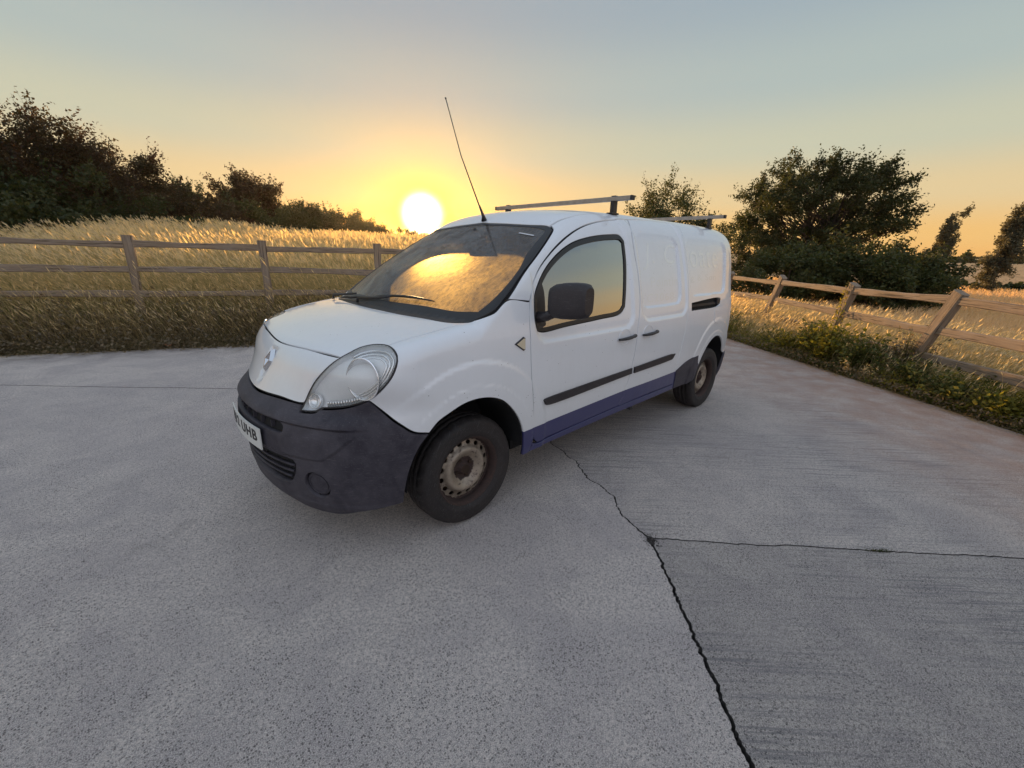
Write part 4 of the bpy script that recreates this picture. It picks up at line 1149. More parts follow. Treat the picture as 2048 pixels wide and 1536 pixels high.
# ---- materials of the setting
def make_concrete(name, along, v0):
    m, g, p, out = mat(name)
    oc = g.n('ShaderNodeTexCoord').outputs['Object']
    big = g.noise(oc, .55, 5, .6); mid = g.noise(oc, 3.2, 5, .6); fine = g.noise(oc, 70, 5, .75); grit = g.noise(oc, 260, 4, .75)
    rot = g.mapping(oc, (1, 1, 1), (0, 0, -math.radians(45)))
    br = g.noise(g.mapping(rot, (.35, 13, 1) if along == 'u' else (13, .35, 1)), 4.0, 5, .72)
    br2 = g.noise(g.mapping(rot, (.8, 42, 1) if along == 'u' else (42, .8, 1)), 2.0, 3, .6)
    stone = g.voro(oc, 125); stonec = g.voro(oc, 125, out=1)
    sv = g.n('ShaderNodeSeparateColor'); g.t.links.new(stonec, sv.inputs[0])
    c = g.mix(g.mapr(big, .34, .66), tuple(v0 * k for k in (.92, .865, .85)), tuple(v0 * k for k in (1.12, 1.05, 1.02)))
    c = g.mix(g.mapr(mid, .42, .66, 0, .30), c, tuple(v0 * k for k in (.68, .66, .68)))
    stain = g.noise(g.mapping(oc, (1, 1, 1), (0, 0, .6)), .9, 6, .68, .8)
    c = g.mix(g.mapr(stain, .56, .70, 0, .42), c, tuple(v0 * k for k in (.62, .58, .57)))
    # exposed aggregate: separate little stones, dark and light
    rim_ = g.mapr(stone, .32, .44, 1, 0)
    dark = g.m('MULTIPLY', g.m('LESS_THAN', sv.outputs[0], .36), rim_)
    lite = g.m('MULTIPLY', g.m('GREATER_THAN', sv.outputs[1], .90), rim_)
    c = g.mix(g.m('MULTIPLY', lite, .8), c, tuple(min(.8, v0 * k) for k in (1.5, 1.46, 1.42)))
    pit = g.m('MULTIPLY', g.m('LESS_THAN', g.voro(oc, 17), .10), g.m('GREATER_THAN', g.noise(oc, 2.3, 2), .50))
    c = g.mix(g.m('MULTIPLY', pit, .75), c, (.06, .055, .055))
    blot = g.noise(g.mapping(oc, (1, 1, 1), (0, 0, 1.1)), 1.7, 7, .72, .5)
    c = g.mix(g.mapr(blot, .44, .60, 0, .70), c, tuple(v0 * k for k in (.50, .46, .52)))
    c = g.mix(g.mapr(g.noise(oc, .33, 4, .6, .5), .45, .60, 0, .38), c, tuple(v0 * k for k in (.60, .56, .62)))
    oil = g.m('MULTIPLY', g.mapr(g.noise(oc, 1.15, 6, .7, .3), .63, .68, 0, 1), g.m('GREATER_THAN', g.noise(oc, .5, 1), .46))
    c = g.mix(g.m('MULTIPLY', oil, .55), c, tuple(v0 * k for k in (.34, .30, .31)))
    c = g.mix(g.mapr(fine, .46, .55, 0, .85), c, tuple(v0 * k for k in (.46, .445, .46)))
    c = g.mix(g.mapr(grit, .48, .57, 0, .70), c, tuple(min(.8, v0 * k) for k in (1.75, 1.70, 1.66)))
    c = g.mix(g.m('MULTIPLY', dark, g.mapr(mid, .3, .7, .30, .85)), c, tuple(v0 * k for k in (.09, .085, .09)))
    c = g.mix(1.0, c, (1.12, 1.02, .935) if v0 > .46 else (1.10, 1.02, .94), 'MULTIPLY')
    lines = g.mapr(g.m('ADD', g.m('MULTIPLY', br, .6), g.m('MULTIPLY', br2, .4)), .49, .58, 0, 1); wear = g.mapr(g.noise(oc, .8, 3), .35, .62)
    k_ = .70 if along == 'v' else .16
    c = g.mix(g.m('MULTIPLY', g.m('MULTIPLY', lines, wear), k_), c, tuple(v0 * k for k in (.42, .41, .43)))
    # hairline cracks
    hc = g.voro(g.vm('ADD', oc, g.scale(g.noise(oc, 2.0, 4, .6, out=1), .5)), .8, 'DISTANCE_TO_EDGE')
    hl = g.m('MULTIPLY', g.m('LESS_THAN', hc, .0022), g.m('GREATER_THAN', g.noise(oc, .7, 2), .53))
    # rusty soil wash near the right edge of the yard
    sp = g.n('ShaderNodeSeparateXYZ'); g.t.links.new(oc, sp.inputs[0])
    dist = g.m('SUBTRACT', g.m('ADD', g.m('MULTIPLY', sp.outputs[0], float(NR[0])), g.m('MULTIPLY', sp.outputs[1], float(NR[1]))), KR)
    wash = g.m('MULTIPLY', g.mapr(dist, -2.4, 0, 0, 1), g.mapr(mid, .35, .62, .25, .9))
    c = g.mix(wash, c, (.34, .215, .16))
    dL = g.m('SUBTRACT', g.m('ADD', g.m('MULTIPLY', sp.outputs[0], float(NL[0])), g.m('MULTIPLY', sp.outputs[1], float(NL[1]))), KL)
    washl = g.m('MULTIPLY', g.mapr(dL, -.7, 0, 0, 1), g.mapr(mid, .4, .62, .2, .85))
    c = g.mix(washl, c, (.13, .11, .10))
    g.put(p.inputs['Base Color'], c)
    g.put(p.inputs['Roughness'], g.mapr(mid, .3, .7, .78, .95)); p.inputs['Specular IOR Level'].default_value = .18
    h = g.m('ADD', g.m('MULTIPLY', br, .0022 if along == 'v' else .0005), g.m('MULTIPLY', br2, .0012 if along == 'v' else .0006))
    h = g.m('ADD', h, g.m('MULTIPLY', g.m('ADD', dark, lite), .0012)); h = g.m('ADD', h, g.m('MULTIPLY', g.m('ADD', fine, grit), .0055)); h = g.m('SUBTRACT', h, g.m('MULTIPLY', pit, .003))
    bn_ = g.n('ShaderNodeBump'); g.put(bn_.inputs['Height'], h); bn_.inputs['Strength'].default_value = 1.0; bn_.inputs['Distance'].default_value = 1.0
    g.put(p.inputs['Normal'], bn_.outputs[0])
    return m
M['conc_v'] = make_concrete('broomed_concrete', 'v', .40)
M['conc_u'] = make_concrete('worn_concrete', 'u', .54)
def make_ground():
    m, g, p, out = mat('field_ground')
    oc = g.n('ShaderNodeTexCoord').outputs['Object']
    sp = g.n('ShaderNodeSeparateXYZ'); g.t.links.new(oc, sp.inputs[0])
    dx = g.m('SUBTRACT', sp.outputs[0], float(CAMP[0])); dy = g.m('SUBTRACT', sp.outputs[1], float(CAMP[1]))
    D = g.m('SQRT', g.m('ADD', g.m('MULTIPLY', dx, dx), g.m('MULTIPLY', dy, dy)))
    n1 = g.noise(oc, .35, 6, .65); n2 = g.noise(oc, 6.0, 5, .7); n3 = g.noise(g.mapping(oc, (.05, .9, 1)), 1.3, 4, .6)
    straw = g.mix(g.mapr(n2, .3, .7), (.56, .37, .20), (.46, .29, .15))
    straw = g.mix(g.mapr(n3, .45, .62, 0, .35), straw, (.17, .105, .045))
    soil = g.mix(g.mapr(n2, .35, .65), (.075, .060, .032), (.035, .034, .015))
    leftm = g.mapr(g.m('ADD', g.m('MULTIPLY', sp.outputs[0], float(NL[0])), g.m('MULTIPLY', sp.outputs[1], float(NL[1]))), KL - .3, KL + .1)
    nearm = g.mapr(D, 11.0, 15.0, 1, 0)
    c = g.mix(nearm, straw, soil)
    leftm = g.m('MULTIPLY', leftm, g.m('GREATER_THAN', g.m('ADD', g.m('MULTIPLY', dx, .84), g.m('MULTIPLY', dy, -.54)), -1.5))
    c = g.mix(leftm, c, g.mix(g.mapr(n1, .4, .6), (.085, .078, .032), (.13, .10, .045)))
    # further fields: paler and greener strips between their hedges
    far1 = g.m('MULTIPLY', g.m('GREATER_THAN', D, 298.0), g.m('SUBTRACT', 1.0, leftm))
    c = g.mix(far1, c, g.mix(g.mapr(n1, .4, .6), (.38, .28, .14), (.30, .23, .11)))
    yardm = g.m('LESS_THAN', sp.outputs[2], -.06)
    c = g.mix(yardm, c, (.030, .026, .023))
    g.put(p.inputs['Base Color'], c); p.inputs['Roughness'].default_value = .95
    g.put(p.inputs['Specular IOR Level'], .1)
    g.put(p.inputs['Normal'], g.bump(g.m('ADD', n2, g.noise(oc, 28, 4, .7)), .8, .05))
    return m
M['ground'] = make_ground()
# polar sheet round the camera out to the horizon
rad = np.concatenate([np.linspace(0.01, 40, 150), np.geomspace(41, 720, 70)])
ths = np.linspace(0, 2 * math.pi, 420, endpoint=False)
gx = CAMP[0] + rad[:, None] * np.cos(ths); gy = CAMP[1] + rad[:, None] * np.sin(ths)
gz = ground_z(gx, gy)
V_ = np.stack([gx.ravel(), gy.ravel(), gz.ravel()], 1); n = len(ths); m_ = len(rad)
i, j = np.meshgrid(np.arange(m_ - 1), np.arange(n), indexing='ij')
a0 = i * n + j; a1 = i * n + (j + 1) % n
Q_ = np.stack([a0.ravel(), (a0 + n).ravel(), (a1 + n).ravel(), a1.ravel()], 1)
g_o = add('ground', mesh_np('ground', V_, Q_, M['ground'])); tag(g_o, kind='structure')

# ---- concrete yard: four cast slabs with open, ragged joints
R2 = math.sqrt(.5)
def uv2xy(P_): P_ = np.asarray(P_, float); return np.stack([(P_[:, 0] - P_[:, 1]) * R2, (P_[:, 0] + P_[:, 1]) * R2], 1)
def clip_poly(P_, n_, k):
    out = []
    for a, b in zip(P_, np.roll(P_, -1, 0)):
        da, db = a @ n_ - k, b @ n_ - k
        if da <= 0: out.append(a)
        if (da < 0) != (db < 0): out.append(a + (b - a) * da / (da - db))
    return np.array(out)
def ragged(pts, amp, step=.022, seed=0, chips=.5):
    r = np.random.default_rng(seed); out = []
    pts = np.asarray(pts, float); low = 0; mid_ = 0
    for a, b in zip(pts[:-1], pts[1:]):
        k = max(1, int(np.linalg.norm(b - a) / step)); t = (b - a) / np.linalg.norm(b - a); nn = np.array([-t[1], t[0]])
        for i in range(k):
            low = low * .93 + r.normal() * .0009; mid_ = mid_ * .5 + r.normal() * .0016
            out.append(a + (b - a) * i / k + nn * (low + mid_) * amp)
    out.append(pts[-1]); return np.array(out)
# main joint in (u,v); it runs straight to the corner, then wanders off as a crack
mainj = [(9, 1.60), (5, 1.585), (1.79, 1.577), (.672, 1.577), (.45, 1.47), (.25, 1.46), (.0, 1.33), (-.25, 1.27), (-.544, 1.11), (-1.0, 1.05), (-1.8, 1.15), (-3.2, 1.08), (-5, 1.2), (-7.5, 1.15), (-12, 1.2)]
mc = ragged(mainj, 2.0, .011, 3)
def side_of(c, sgn, seed, wide=1.0):
    r = np.random.default_rng(seed); out = []; w = 0
    for p in c:
        w = w * .5 + r.normal() * .0022
        u = p[0]; half = np.interp(u, [-12, -.6, .2, .66, .75, 2.0, 4, 9], [.0022, .0024, .0030, .0036, .0048, .0072, .009, .009]) * wide
        chip = .012 * max(0, r.normal() - 1.7) * (1 if u > -.8 else .3)
        if abs(u - .69) < .055: chip += .016 * (1 - abs(u - .69) / .055)
        out.append(p + np.array([0, sgn * max(.001, half + abs(w) * .8 + chip)]))
    return np.array(out)
mR, mL_ = side_of(mc, 1, 11, 1.1), side_of(mc, -1, 12, .9)
def seg(c, umin, umax): return c[(c[:, 0] <= umax) & (c[:, 0] >= umin)]
jr = ragged([(.672, 1.57), (.70, 2.6), (.728, 3.557), (.74, 14)], 1.6, .025, 5)
jl = ragged([(-1.60, 1.2), (-1.66, -1.5), (-1.697, -2.263), (-1.556, -4.737), (-1.6, -16)], 1.6, .05, 6)
def poly_clip(P_):
    P_ = clip_poly(P_, NL, KL); P_ = clip_poly(P_, NR, KR); return P_
hw1 = np.array([.0048, 0]); far_ = 14
slabs = {
    'near_right': (np.vstack([seg(mR, .685, 9), (jr + hw1)[2:]]) , [(9, 14)], 'conc_v', True),
}
def dedupe(P_):
    k = [0]
    for i in range(1, len(P_)):
        if np.linalg.norm(P_[i] - P_[k[-1]]) > .0015: k.append(i)
    return P_[k]
polys = [
    (np.vstack([seg(mR, .69, 9), (jr + hw1)[1:], [(9, 14)]]), 'conc_v'),
    (np.vstack([(jr - hw1)[::-1][:-1], seg(mR, -12, .655), [(-12, 14)]]), 'conc_u2'),
    (np.vstack([seg(mL_, -1.58, 9)[::-1], [(9, -16)], (jl + hw1 * 1.3)[::-1][:-1]]), 'conc_u'),
    (np.vstack([seg(mL_, -12, -1.62), [(-12, -16)], (jl - hw1 * 1.3)[::-1][:-1]]), 'conc_u'),
]
M['joint'] = simple('dirty_joint_wall', (.060, .052, .048), .95, var=.4, vscale=40)
M['conc_u2'] = make_concrete('grey_broomed_concrete', 'v', .47)
yard = empty('concrete_yard', (0, 0, 0)); tag(yard, kind='structure')
for P_, mk in polys:
    X = dedupe(poly_clip(uv2xy(P_)))
    # densify the far yard edges and roughen them
    V2, T_, nb = fill2d([X], 2.5)
    if len(T_) == 0: continue
    a3 = np.column_stack([V2, np.zeros(len(V2))])
    fn = np.cross(a3[T_[:, 1]] - a3[T_[:, 0]], a3[T_[:, 2]] - a3[T_[:, 0]])[:, 2] < 0; T_[fn] = T_[fn][:, ::-1]
    n = len(X); ed = np.column_stack([X, np.full(n, -.0015)]); lo = np.column_stack([X, np.full(n, -.15)])
    vs = np.vstack([a3, ed, lo]); b = len(a3); i = np.arange(n); j = (i + 1) % n
    f1 = np.stack([b + i, b + j, b + n + j], 1); f2 = np.stack([b + i, b + n + j, b + n + i], 1)
    vs[b:b + n, 2] = 0
    o = add('concrete_slab', mesh_np('concrete_slab', vs, np.vstack([T_, f1, f2]), [M[mk], M['joint']], np.r_[np.zeros(len(T_), int), np.ones(2 * n, int)], smooth=False), yard); o['kind'] = 'structure'

# ------------------------------------------------------------------ vegetation tools
def leafy(name, c1, c2, c3, trans=.45, rough=.6, nscale=1.3):
    m = bpy.data.materials.new(name); m.use_nodes = True
    t = m.node_tree; t.nodes.clear(); g = NT(t)
    out = g.n('ShaderNodeOutputMaterial'); oc = g.n('ShaderNodeTexCoord').outputs['Object']
    n1 = g.noise(oc, nscale, 4, .6); n2 = g.noise(oc, nscale * 14, 2, .5)
    c = g.mix(g.mapr(n1, .35, .65), c1, c2); c = g.mix(g.mapr(n2, .5, .72, 0, .9), c, c3)
    d = g.n('ShaderNodeBsdfPrincipled'); d.inputs['Roughness'].default_value = rough; g.put(d.inputs['Base Color'], c); d.inputs['Specular IOR Level'].default_value = .3
    tl = g.n('ShaderNodeBsdfTranslucent'); g.put(tl.inputs[0], g.mix(1.0, c, (1.5, 1.35, .8), 'MULTIPLY'))
    mx = g.n('ShaderNodeMixShader'); mx.inputs[0].default_value = trans
    t.links.new(d.outputs[0], mx.inputs[1]); t.links.new(tl.outputs[0], mx.inputs[2]); t.links.new(mx.outputs[0], out.inputs[0])
    return m
M['leaf_dark'] = leafy('dark_green_leaves', (.034, .050, .016), (.055, .066, .022), (.095, .080, .032), .34)
M['leaf_red'] = leafy('red_brown_leaves', (.062, .034, .020), (.046, .046, .020), (.120, .066, .030), .40)
M['leaf_mid'] = leafy('mid_green_leaves', (.045, .065, .020), (.075, .085, .028), (.12, .10, .04), .35)
M['leaf_grey'] = leafy('silvery_willow_leaves', (.085, .085, .050), (.130, .120, .070), (.24, .21, .15), .35, nscale=3)
M['leaf_yellow'] = leafy('yellow_green_weed_leaves', (.12, .14, .022), (.24, .20, .028), (.34, .27, .04), .5, nscale=3.5)
M['leaf_weed'] = leafy('green_weed_leaves', (.065, .090, .024), (.105, .120, .030), (.19, .16, .045), .45, nscale=3)
M['grass_green'] = leafy('rough_green_grass', (.085, .115, .030), (.13, .145, .042), (.30, .25, .12), .45, nscale=.9)
M['grass_dry'] = leafy('dry_grass_stems', (.46, .37, .20), (.54, .41, .21), (.36, .31, .16), .5, nscale=.8)
M['grass_head'] = leafy('grass_seed_heads', (.74, .60, .38), (.80, .62, .36), (.60, .47, .28), .55, nscale=.8)
M['straw'] = leafy('wheat_straw', (.72, .50, .29), (.62, .42, .22), (.78, .56, .34), .4, nscale=.6)
M['scrub'] = leafy('brown_scrub_leaves', (.14, .110, .070), (.17, .135, .078), (.32, .24, .15), .35, nscale=1.5)
M['bark'] = simple('bark', (.060, .045, .035), .9, var=.35, vscale=12, bump=.6, bscale=30)

def ribbons(base, dirv, length, width, bend, nseg=2, taper=.25, face=None, rng=RNG):
    """many flat blades at once. base (n,3), dirv (n,3) unit, bend (n,3) added at the tip"""
    n = len(base); t = np.linspace(0, 1, nseg + 1)[None, :, None]
    c = base[:, None] + dirv[:, None] * (length[:, None, None] * t) + bend[:, None] * t ** 2
    if face is None:
        a = rng.uniform(0, 2 * np.pi, n); face = np.stack([np.cos(a), np.sin(a), 0 * a], 1)
    w = width[:, None, None] * (1 - (1 - taper) * t) * .5
    L_ = c - face[:, None] * w; R_ = c + face[:, None] * w
    V = np.stack([L_, R_], 2).reshape(n, -1, 3)
    k = 2 * (nseg + 1); q = []
    for s in range(nseg): q.append([2 * s, 2 * s + 1, 2 * s + 3, 2 * s + 2])
    F = (np.arange(n)[:, None, None] * k + np.array(q)[None]).reshape(-1, 4)
    return V.reshape(-1, 3), F, c[:, -1]
def blades_to(name, parts, mats):
    vs, fs, mi = [], [], []; b = 0
    for V, F, k in parts:
        vs.append(V); fs.append(F + b); mi.append(np.full(len(F), k)); b += len(V)
    return mesh_np(name, np.concatenate(vs), np.concatenate(fs), mats, np.concatenate(mi), smooth=False)
def stalks(x, y, h, lean, headlen, wscale, rng, headw=.016, hd=True):
    n = len(x); z = ground_z(x, y) - .02
    base = np.stack([x, y, z], 1)
    d = np.stack([lean[:, 0] + rng.normal(0, .10, n), lean[:, 1] + rng.normal(0, .10, n), np.ones(n)], 1); d /= np.linalg.norm(d, axis=1, keepdims=True)
    bend = np.stack([lean[:, 0], lean[:, 1], np.full(n, -.25)], 1) * (h * rng.uniform(.15, .6, n))[:, None]
    out = []
    V, F, tip = ribbons(base, d, h, .0036 * wscale, bend, 2, .6, rng=rng); out.append((V, F, 0))
    if hd:
        td = d * h[:, None] + 2 * bend; td /= np.linalg.norm(td, axis=1, keepdims=True)
        a = rng.uniform(0, 2 * np.pi, n); fc = np.stack([np.cos(a), np.sin(a), 0 * a], 1)
        L_ = headlen * rng.uniform(.7, 1.2, n); w = headw * np.maximum(1, wscale * .6) * rng.uniform(.7, 1.2, n)
        p0 = tip - td * (L_ * .1)[:, None]; p3 = p0 + td * L_[:, None] + np.array([0, 0, -1.0]) * (L_ * rng.uniform(0, .5, n))[:, None]
        pm = (p0 * .55 + p3 * .45)
        V = np.stack([p0, pm + fc * (w / 2)[:, None], p3, pm - fc * (w / 2)[:, None]], 1).reshape(-1, 3)
        F = (np.arange(n)[:, None] * 4 + np.arange(4)[None]); out.append((V, F, 1))
    return out
def sample_wedge(n, az0, az1, d0, d1, power, rng):
    u = rng.uniform(0, 1, n); D = (d0 ** power + u * (d1 ** power - d0 ** power)) ** (1 / power)
    a = np.radians(rng.uniform(az0, az1, n)); return CAMP[0] + D * np.cos(a), CAMP[1] + D * np.sin(a), D
LEFTV = np.array([.72, -.70])     # towards picture left, along the ground

# ---- left meadow
rg = np.random.default_rng(21)
x, y, D = sample_wedge(105000, -135, -80, 7.4, 34, 1.15, rg)
s_ = sL(x, y); k = (s_ > .75) & (s_ < 25) & (sR(x, y) < 3); x, y, D, s_ = x[k], y[k], D[k], s_[k]
patch = .5 + .5 * np.sin(x * .9 + 2 * np.sin(y * .7)) * np.cos(y * .8 + x * .3)
keep = rg.uniform(0, 1, len(x)) < (.45 + .55 * patch) * np.interp(s_, [.8, 2.2, 5], [.16, .35, 1]); x, y, D, s_, patch = x[keep], y[keep], D[keep], s_[keep], patch[keep]
h = (.80 + .26 * patch + rg.normal(0, .14, len(x))) * np.where(s_ < 3, 1.0, 1.12)
h = np.clip(h, .3, 1.35)
az_ = np.degrees(np.arctan2(y - CAMP[1], x - CAMP[0])); lf = np.interp(az_, [-125, -112, -100, -85], [.05, .18, .36, .5])
lean = LEFTV[None] * lf[:, None] + rg.normal(0, .10, (len(x), 2))
P1 = stalks(x, y, h, lean, .20, np.clip(D / 6.0, 1, 4.5) * 1.3, rg, .021)
o = add('meadow_grass', blades_to('meadow_grass', P1, [M['grass_dry'], M['grass_head']])); tag(o, 'tall dry golden meadow grass with feathery seed heads behind the left fence', 'grass', kind='stuff')
# green under-storey
x, y, D = sample_wedge(85000, -135, -78, 6.6, 30, 1.0, rg)
s_ = sL(x, y); k = (s_ > .5) & (s_ < 24) & (sR(x, y) < 3); x, y, D, s_ = x[k], y[k], D[k], s_[k]
n = len(x); h = rg.uniform(.28, .70, n); lean = LEFTV[None] * .15 + rg.normal(0, .3, (n, 2))
base = np.stack([x, y, ground_z(x, y) - .02], 1); d = np.stack([lean[:, 0], lean[:, 1], np.ones(n)], 1); d /= np.linalg.norm(d, axis=1, keepdims=True)
V, F, _ = ribbons(base, d, h, .008 * np.clip(D / 7, 1, 4), np.column_stack([lean * .4 * h[:, None], -.15 * h]), 2, .15, rng=rg)
o = add('undergrowth_grass', blades_to('undergrowth_grass', [(V, F, 0)], [M['grass_green']])); tag(o, 'shorter green grass growing at the foot of the tall meadow grass', 'grass', kind='stuff')
# verge between slab edge and fence: matted brown scrub, weeds and stray stalks
n = 30000; t = rg.uniform(-11, 6.5, n); s_ = rg.uniform(0, 1, n) ** 1.25 * 1.55 - .07 + .05 * np.sin(t * 2.3) * np.sin(t * .9)
org = NL * KL; tl_ = np.array([.925, -.38])
xy = org + tl_ * t[:, None] + NL * s_[:, None] * 1.0
x, y = xy[:, 0], xy[:, 1]; k = sR(x, y) < .8; x, y, s_ = x[k], y[k], s_[k]; n = len(x)
h = (.10 + .34 * np.clip(s_ * 1.6, 0, 1)) * rg.uniform(.5, 1.25, n) + .04; lean = rg.normal(0, .55, (n, 2)) + LEFTV * .1
d = np.stack([lean[:, 0], lean[:, 1], np.ones(n)], 1); d /= np.linalg.norm(d, axis=1, keepdims=True)
base = np.stack([x, y, ground_z(x, y) - .02], 1)
V1, F1, _ = ribbons(base, d, h, rg.uniform(.004, .012, n), np.column_stack([lean * .5 * h[:, None], -.3 * h]), 3, .2, rng=rg)
# small leaf flecks
n2 = 32000; idx = rg.integers(0, n, n2); pc = base[idx] + np.column_stack([rg.normal(0, .05, (n2, 2)), rg.uniform(0.0, 1, n2) * h[idx] * .95 + .02])
def leaf_quads(c, size, rng, up=.4, aspect=.55, droop=None):
    n = len(c); nrm = rng.normal(0, 1, (n, 3)); nrm[:, 2] += up * 2; nrm /= np.linalg.norm(nrm, axis=1, keepdims=True)
    a = rng.normal(0, 1, (n, 3)); 
    if droop is not None: a += droop
    a -= nrm * (a * nrm).sum(1, keepdims=True); a /= np.linalg.norm(a, axis=1, keepdims=True)
    b = np.cross(nrm, a); s = size[:, None]
    V = np.stack([c - a * s * .5, c + b * s * .5 * aspect - a * s * .05, c + a * s * .5, c - b * s * .5 * aspect - a * s * .05], 1).reshape(-1, 3)
    return V, np.arange(n)[:, None] * 4 + np.arange(4)[None]
V2_, F2_ = leaf_quads(pc, rg.uniform(.02, .075, n2), rg)
o = add('verge_scrub', blades_to('verge_scrub', [(V1, F1, 0), (V2_, F2_, 1)], [M['scrub'], M['scrub']])); tag(o, 'matted brown and green scrub along the left edge of the concrete', 'scrub', kind='stuff')
# taller stray stalks and green mixed in front of and around the fence
n = 19000; t = rg.uniform(-11, 6.5, n); s_ = rg.uniform(.2, 1.7, n); xy = org + tl_ * t[:, None] + NL * s_[:, None]; x, y = xy.T; k = sR(x, y) < .5; x, y, s_ = x[k], y[k], s_[k]; n = len(x)
h = rg.uniform(.30, 1.0, n) ** 1.2 * np.interp(s_, [.2, .8], [.6, 1.3])
P1 = stalks(x, y, h, LEFTV[None] * .38 + rg.normal(0, .16, (n, 2)), .12, np.full(n, 1.0), rg, .014)
o = add('roadside_grass', blades_to('roadside_grass', P1, [M['grass_dry'], M['grass_head']])); tag(o, 'dry grass stalks leaning over the bottom rails of the left fence', 'grass', kind='stuff')

# ---- right side: grass behind and under the fence, leafy weeds in front, stubble field beyond
rr_ = np.random.default_rng(33)
orgR = NR * KR; tr_ = np.array([.617, .787])
def right_band(n, s0, s1, t0=-8.6, t1=3.6, pw=1.0):
    t = rr_.uniform(t0, t1, n); s = s0 + (s1 - s0) * rr_.uniform(0, 1, n) ** pw
    c = orgR + NR * s[:, None] + tr_ * t[:, None]; return c[:, 0], c[:, 1], s, t
x, y, s_, t = right_band(30000, .10, 2.6); n = len(x)
h = rr_.uniform(.35, .75, n) * np.interp(s_, [.1, .8], [.55, 1])
RIGHTV = -LEFTV
P1 = stalks(x, y, h, RIGHTV[None] * .42 + rr_.normal(0, .16, (n, 2)), .11, np.full(n, 1.0), rr_, .013)
o = add('fence_grass', blades_to('fence_grass', P1, [M['grass_dry'], M['grass_head']])); tag(o, 'wind-bent pale grass growing through the right fence', 'grass', kind='stuff')
x, y, s_, t = right_band(30000, .02, 2.2, pw=1.1); n = len(x)
h = rr_.uniform(.10, .34, n) * np.interp(s_, [0, .4], [.5, 1]); lean = RIGHTV[None] * .35 + rr_.normal(0, .35, (n, 2))
base = np.stack([x, y, ground_z(x, y) - .02], 1); d = np.stack([lean[:, 0], lean[:, 1], np.ones(n)], 1); d /= np.linalg.norm(d, axis=1, keepdims=True)
V, F, _ = ribbons(base, d, h, rr_.uniform(.005, .011, n), np.column_stack([lean * .5 * h[:, None], -.3 * h]), 3, .15, rng=rr_)
x, y, s_, t = right_band(14000, -.05, .30); n2 = len(x); c_ = np.stack([x, y, np.maximum(ground_z(x, y), 0) + rr_.uniform(.0, .12, n2)], 1)
V2_, F2_ = leaf_quads(c_, rr_.uniform(.015, .045, n2), rr_)
o = add('verge_grass', blades_to('verge_grass', [(V, F, 0), (V2_, F2_, 1)], [M['grass_green'], M['scrub']])); tag(o, 'green and straw coloured grass along the right edge of the concrete', 'grass', kind='stuff')
x, y, D = sample_wedge(52000, -187, -158, 8.5, 44, 1.0, rr_)
s_ = sR(x, y); k = (s_ > 1.8); x, y, D, s_ = x[k], y[k], D[k], s_[k]; n = len(x)
h = rr_.uniform(.16, .34, n) * np.interp(D, [8, 30], [1.0, 1.3]); lean = RIGHTV[None] * .3 + rr_.normal(0, .25, (n, 2))
base = np.stack([x, y, ground_z(x, y) - .02], 1); d = np.stack([lean[:, 0], lean[:, 1], np.ones(n)], 1); d /= np.linalg.norm(d, axis=1, keepdims=True)
V, F, _ = ribbons(base, d, h, .007 * np.clip(D / 7, 1, 6), np.column_stack([lean * .3 * h[:, None], -.1 * h]), 1, .5, rng=rr_)
o = add('straw_field', blades_to('straw_field', [(V, F, 0)], [M['straw']])); tag(o, 'golden straw field beyond the right fence', 'field', kind='stuff')
x, y, s_, t = right_band(42000, .0, 1.05, pw=.9); n = len(x)
hh = (.07 + .14 * np.clip(s_ * 2.2, 0, 1)) * (.65 + .5 * np.abs(np.sin(t * 2.7 + s_ * 3))) * rr_.uniform(.1, 1.1, n)
V, F = leaf_quads(np.stack([x, y, np.maximum(ground_z(x, y), 0) + hh], 1), rr_.uniform(.018, .055, n), rr_, .8, .6)
mi_ = (np.sin(x * 3.1) + np.cos(y * 2.3) + rr_.normal(0, .5, n) > -.1)
me = mesh_np('ground_cover', V, F, [M['leaf_weed'], M['leaf_yellow']], mi_.astype(int), smooth=False)
o = add('ground_cover', me); tag(o, 'low leafy ground cover between the concrete and the right fence', 'ground cover', kind='stuff')
# loose straw and dead leaves along the right kerb line
x, y, s_, t = right_band(1500, -.10, .05); n = len(x); a = rr_.normal(.9, .5, n)
base = np.stack([x, y, np.full(n, .006)], 1); d = np.stack([np.cos(a), np.sin(a), rr_.uniform(0, .12, n)], 1)
V, F, _ = ribbons(base, d, rr_.uniform(.05, .22, n), rr_.uniform(.003, .007, n), rr_.normal(0, .02, (n, 3)) * [1, 1, 0], 2, .6, rng=rr_)
o = add('straw_litter', blades_to('straw_litter', [(V, F, 0)], [M['grass_dry']])); tag(o, 'loose dead stalks lying along the right edge of the concrete', 'litter', kind='stuff')

t = rr_.uniform(-11, 6.5, 1300); s = rr_.normal(-.07, .07, 1300); c = org[None] + tl_ * t[:, None] + NL * s[:, None]; a = rr_.normal(-.4, .6, 1300)
base = np.column_stack([c, np.full(1300, .006)]); d = np.stack([np.cos(a), np.sin(a), rr_.uniform(0, .15, 1300)], 1)
V, F, _ = ribbons(base, d, rr_.uniform(.04, .18, 1300), rr_.uniform(.003, .007, 1300), rr_.normal(0, .02, (1300, 3)) * [1, 1, 0], 2, .6, rng=rr_)
V2_, F2_ = leaf_quads(np.column_stack([(org[None] + tl_ * rr_.uniform(-11, 6.5, 2500)[:, None] + NL * rr_.normal(-.05, .06, 2500)[:, None]), rr_.uniform(.004, .03, 2500)]), rr_.uniform(.01, .035, 2500), rr_, 2.0, .6)
o = add('leaf_litter', blades_to('leaf_litter', [(V, F, 0), (V2_, F2_, 1)], [M['grass_dry'], M['scrub']])); tag(o, 'dead stalks and leaves littering the left edge of the concrete', 'litter', kind='stuff')
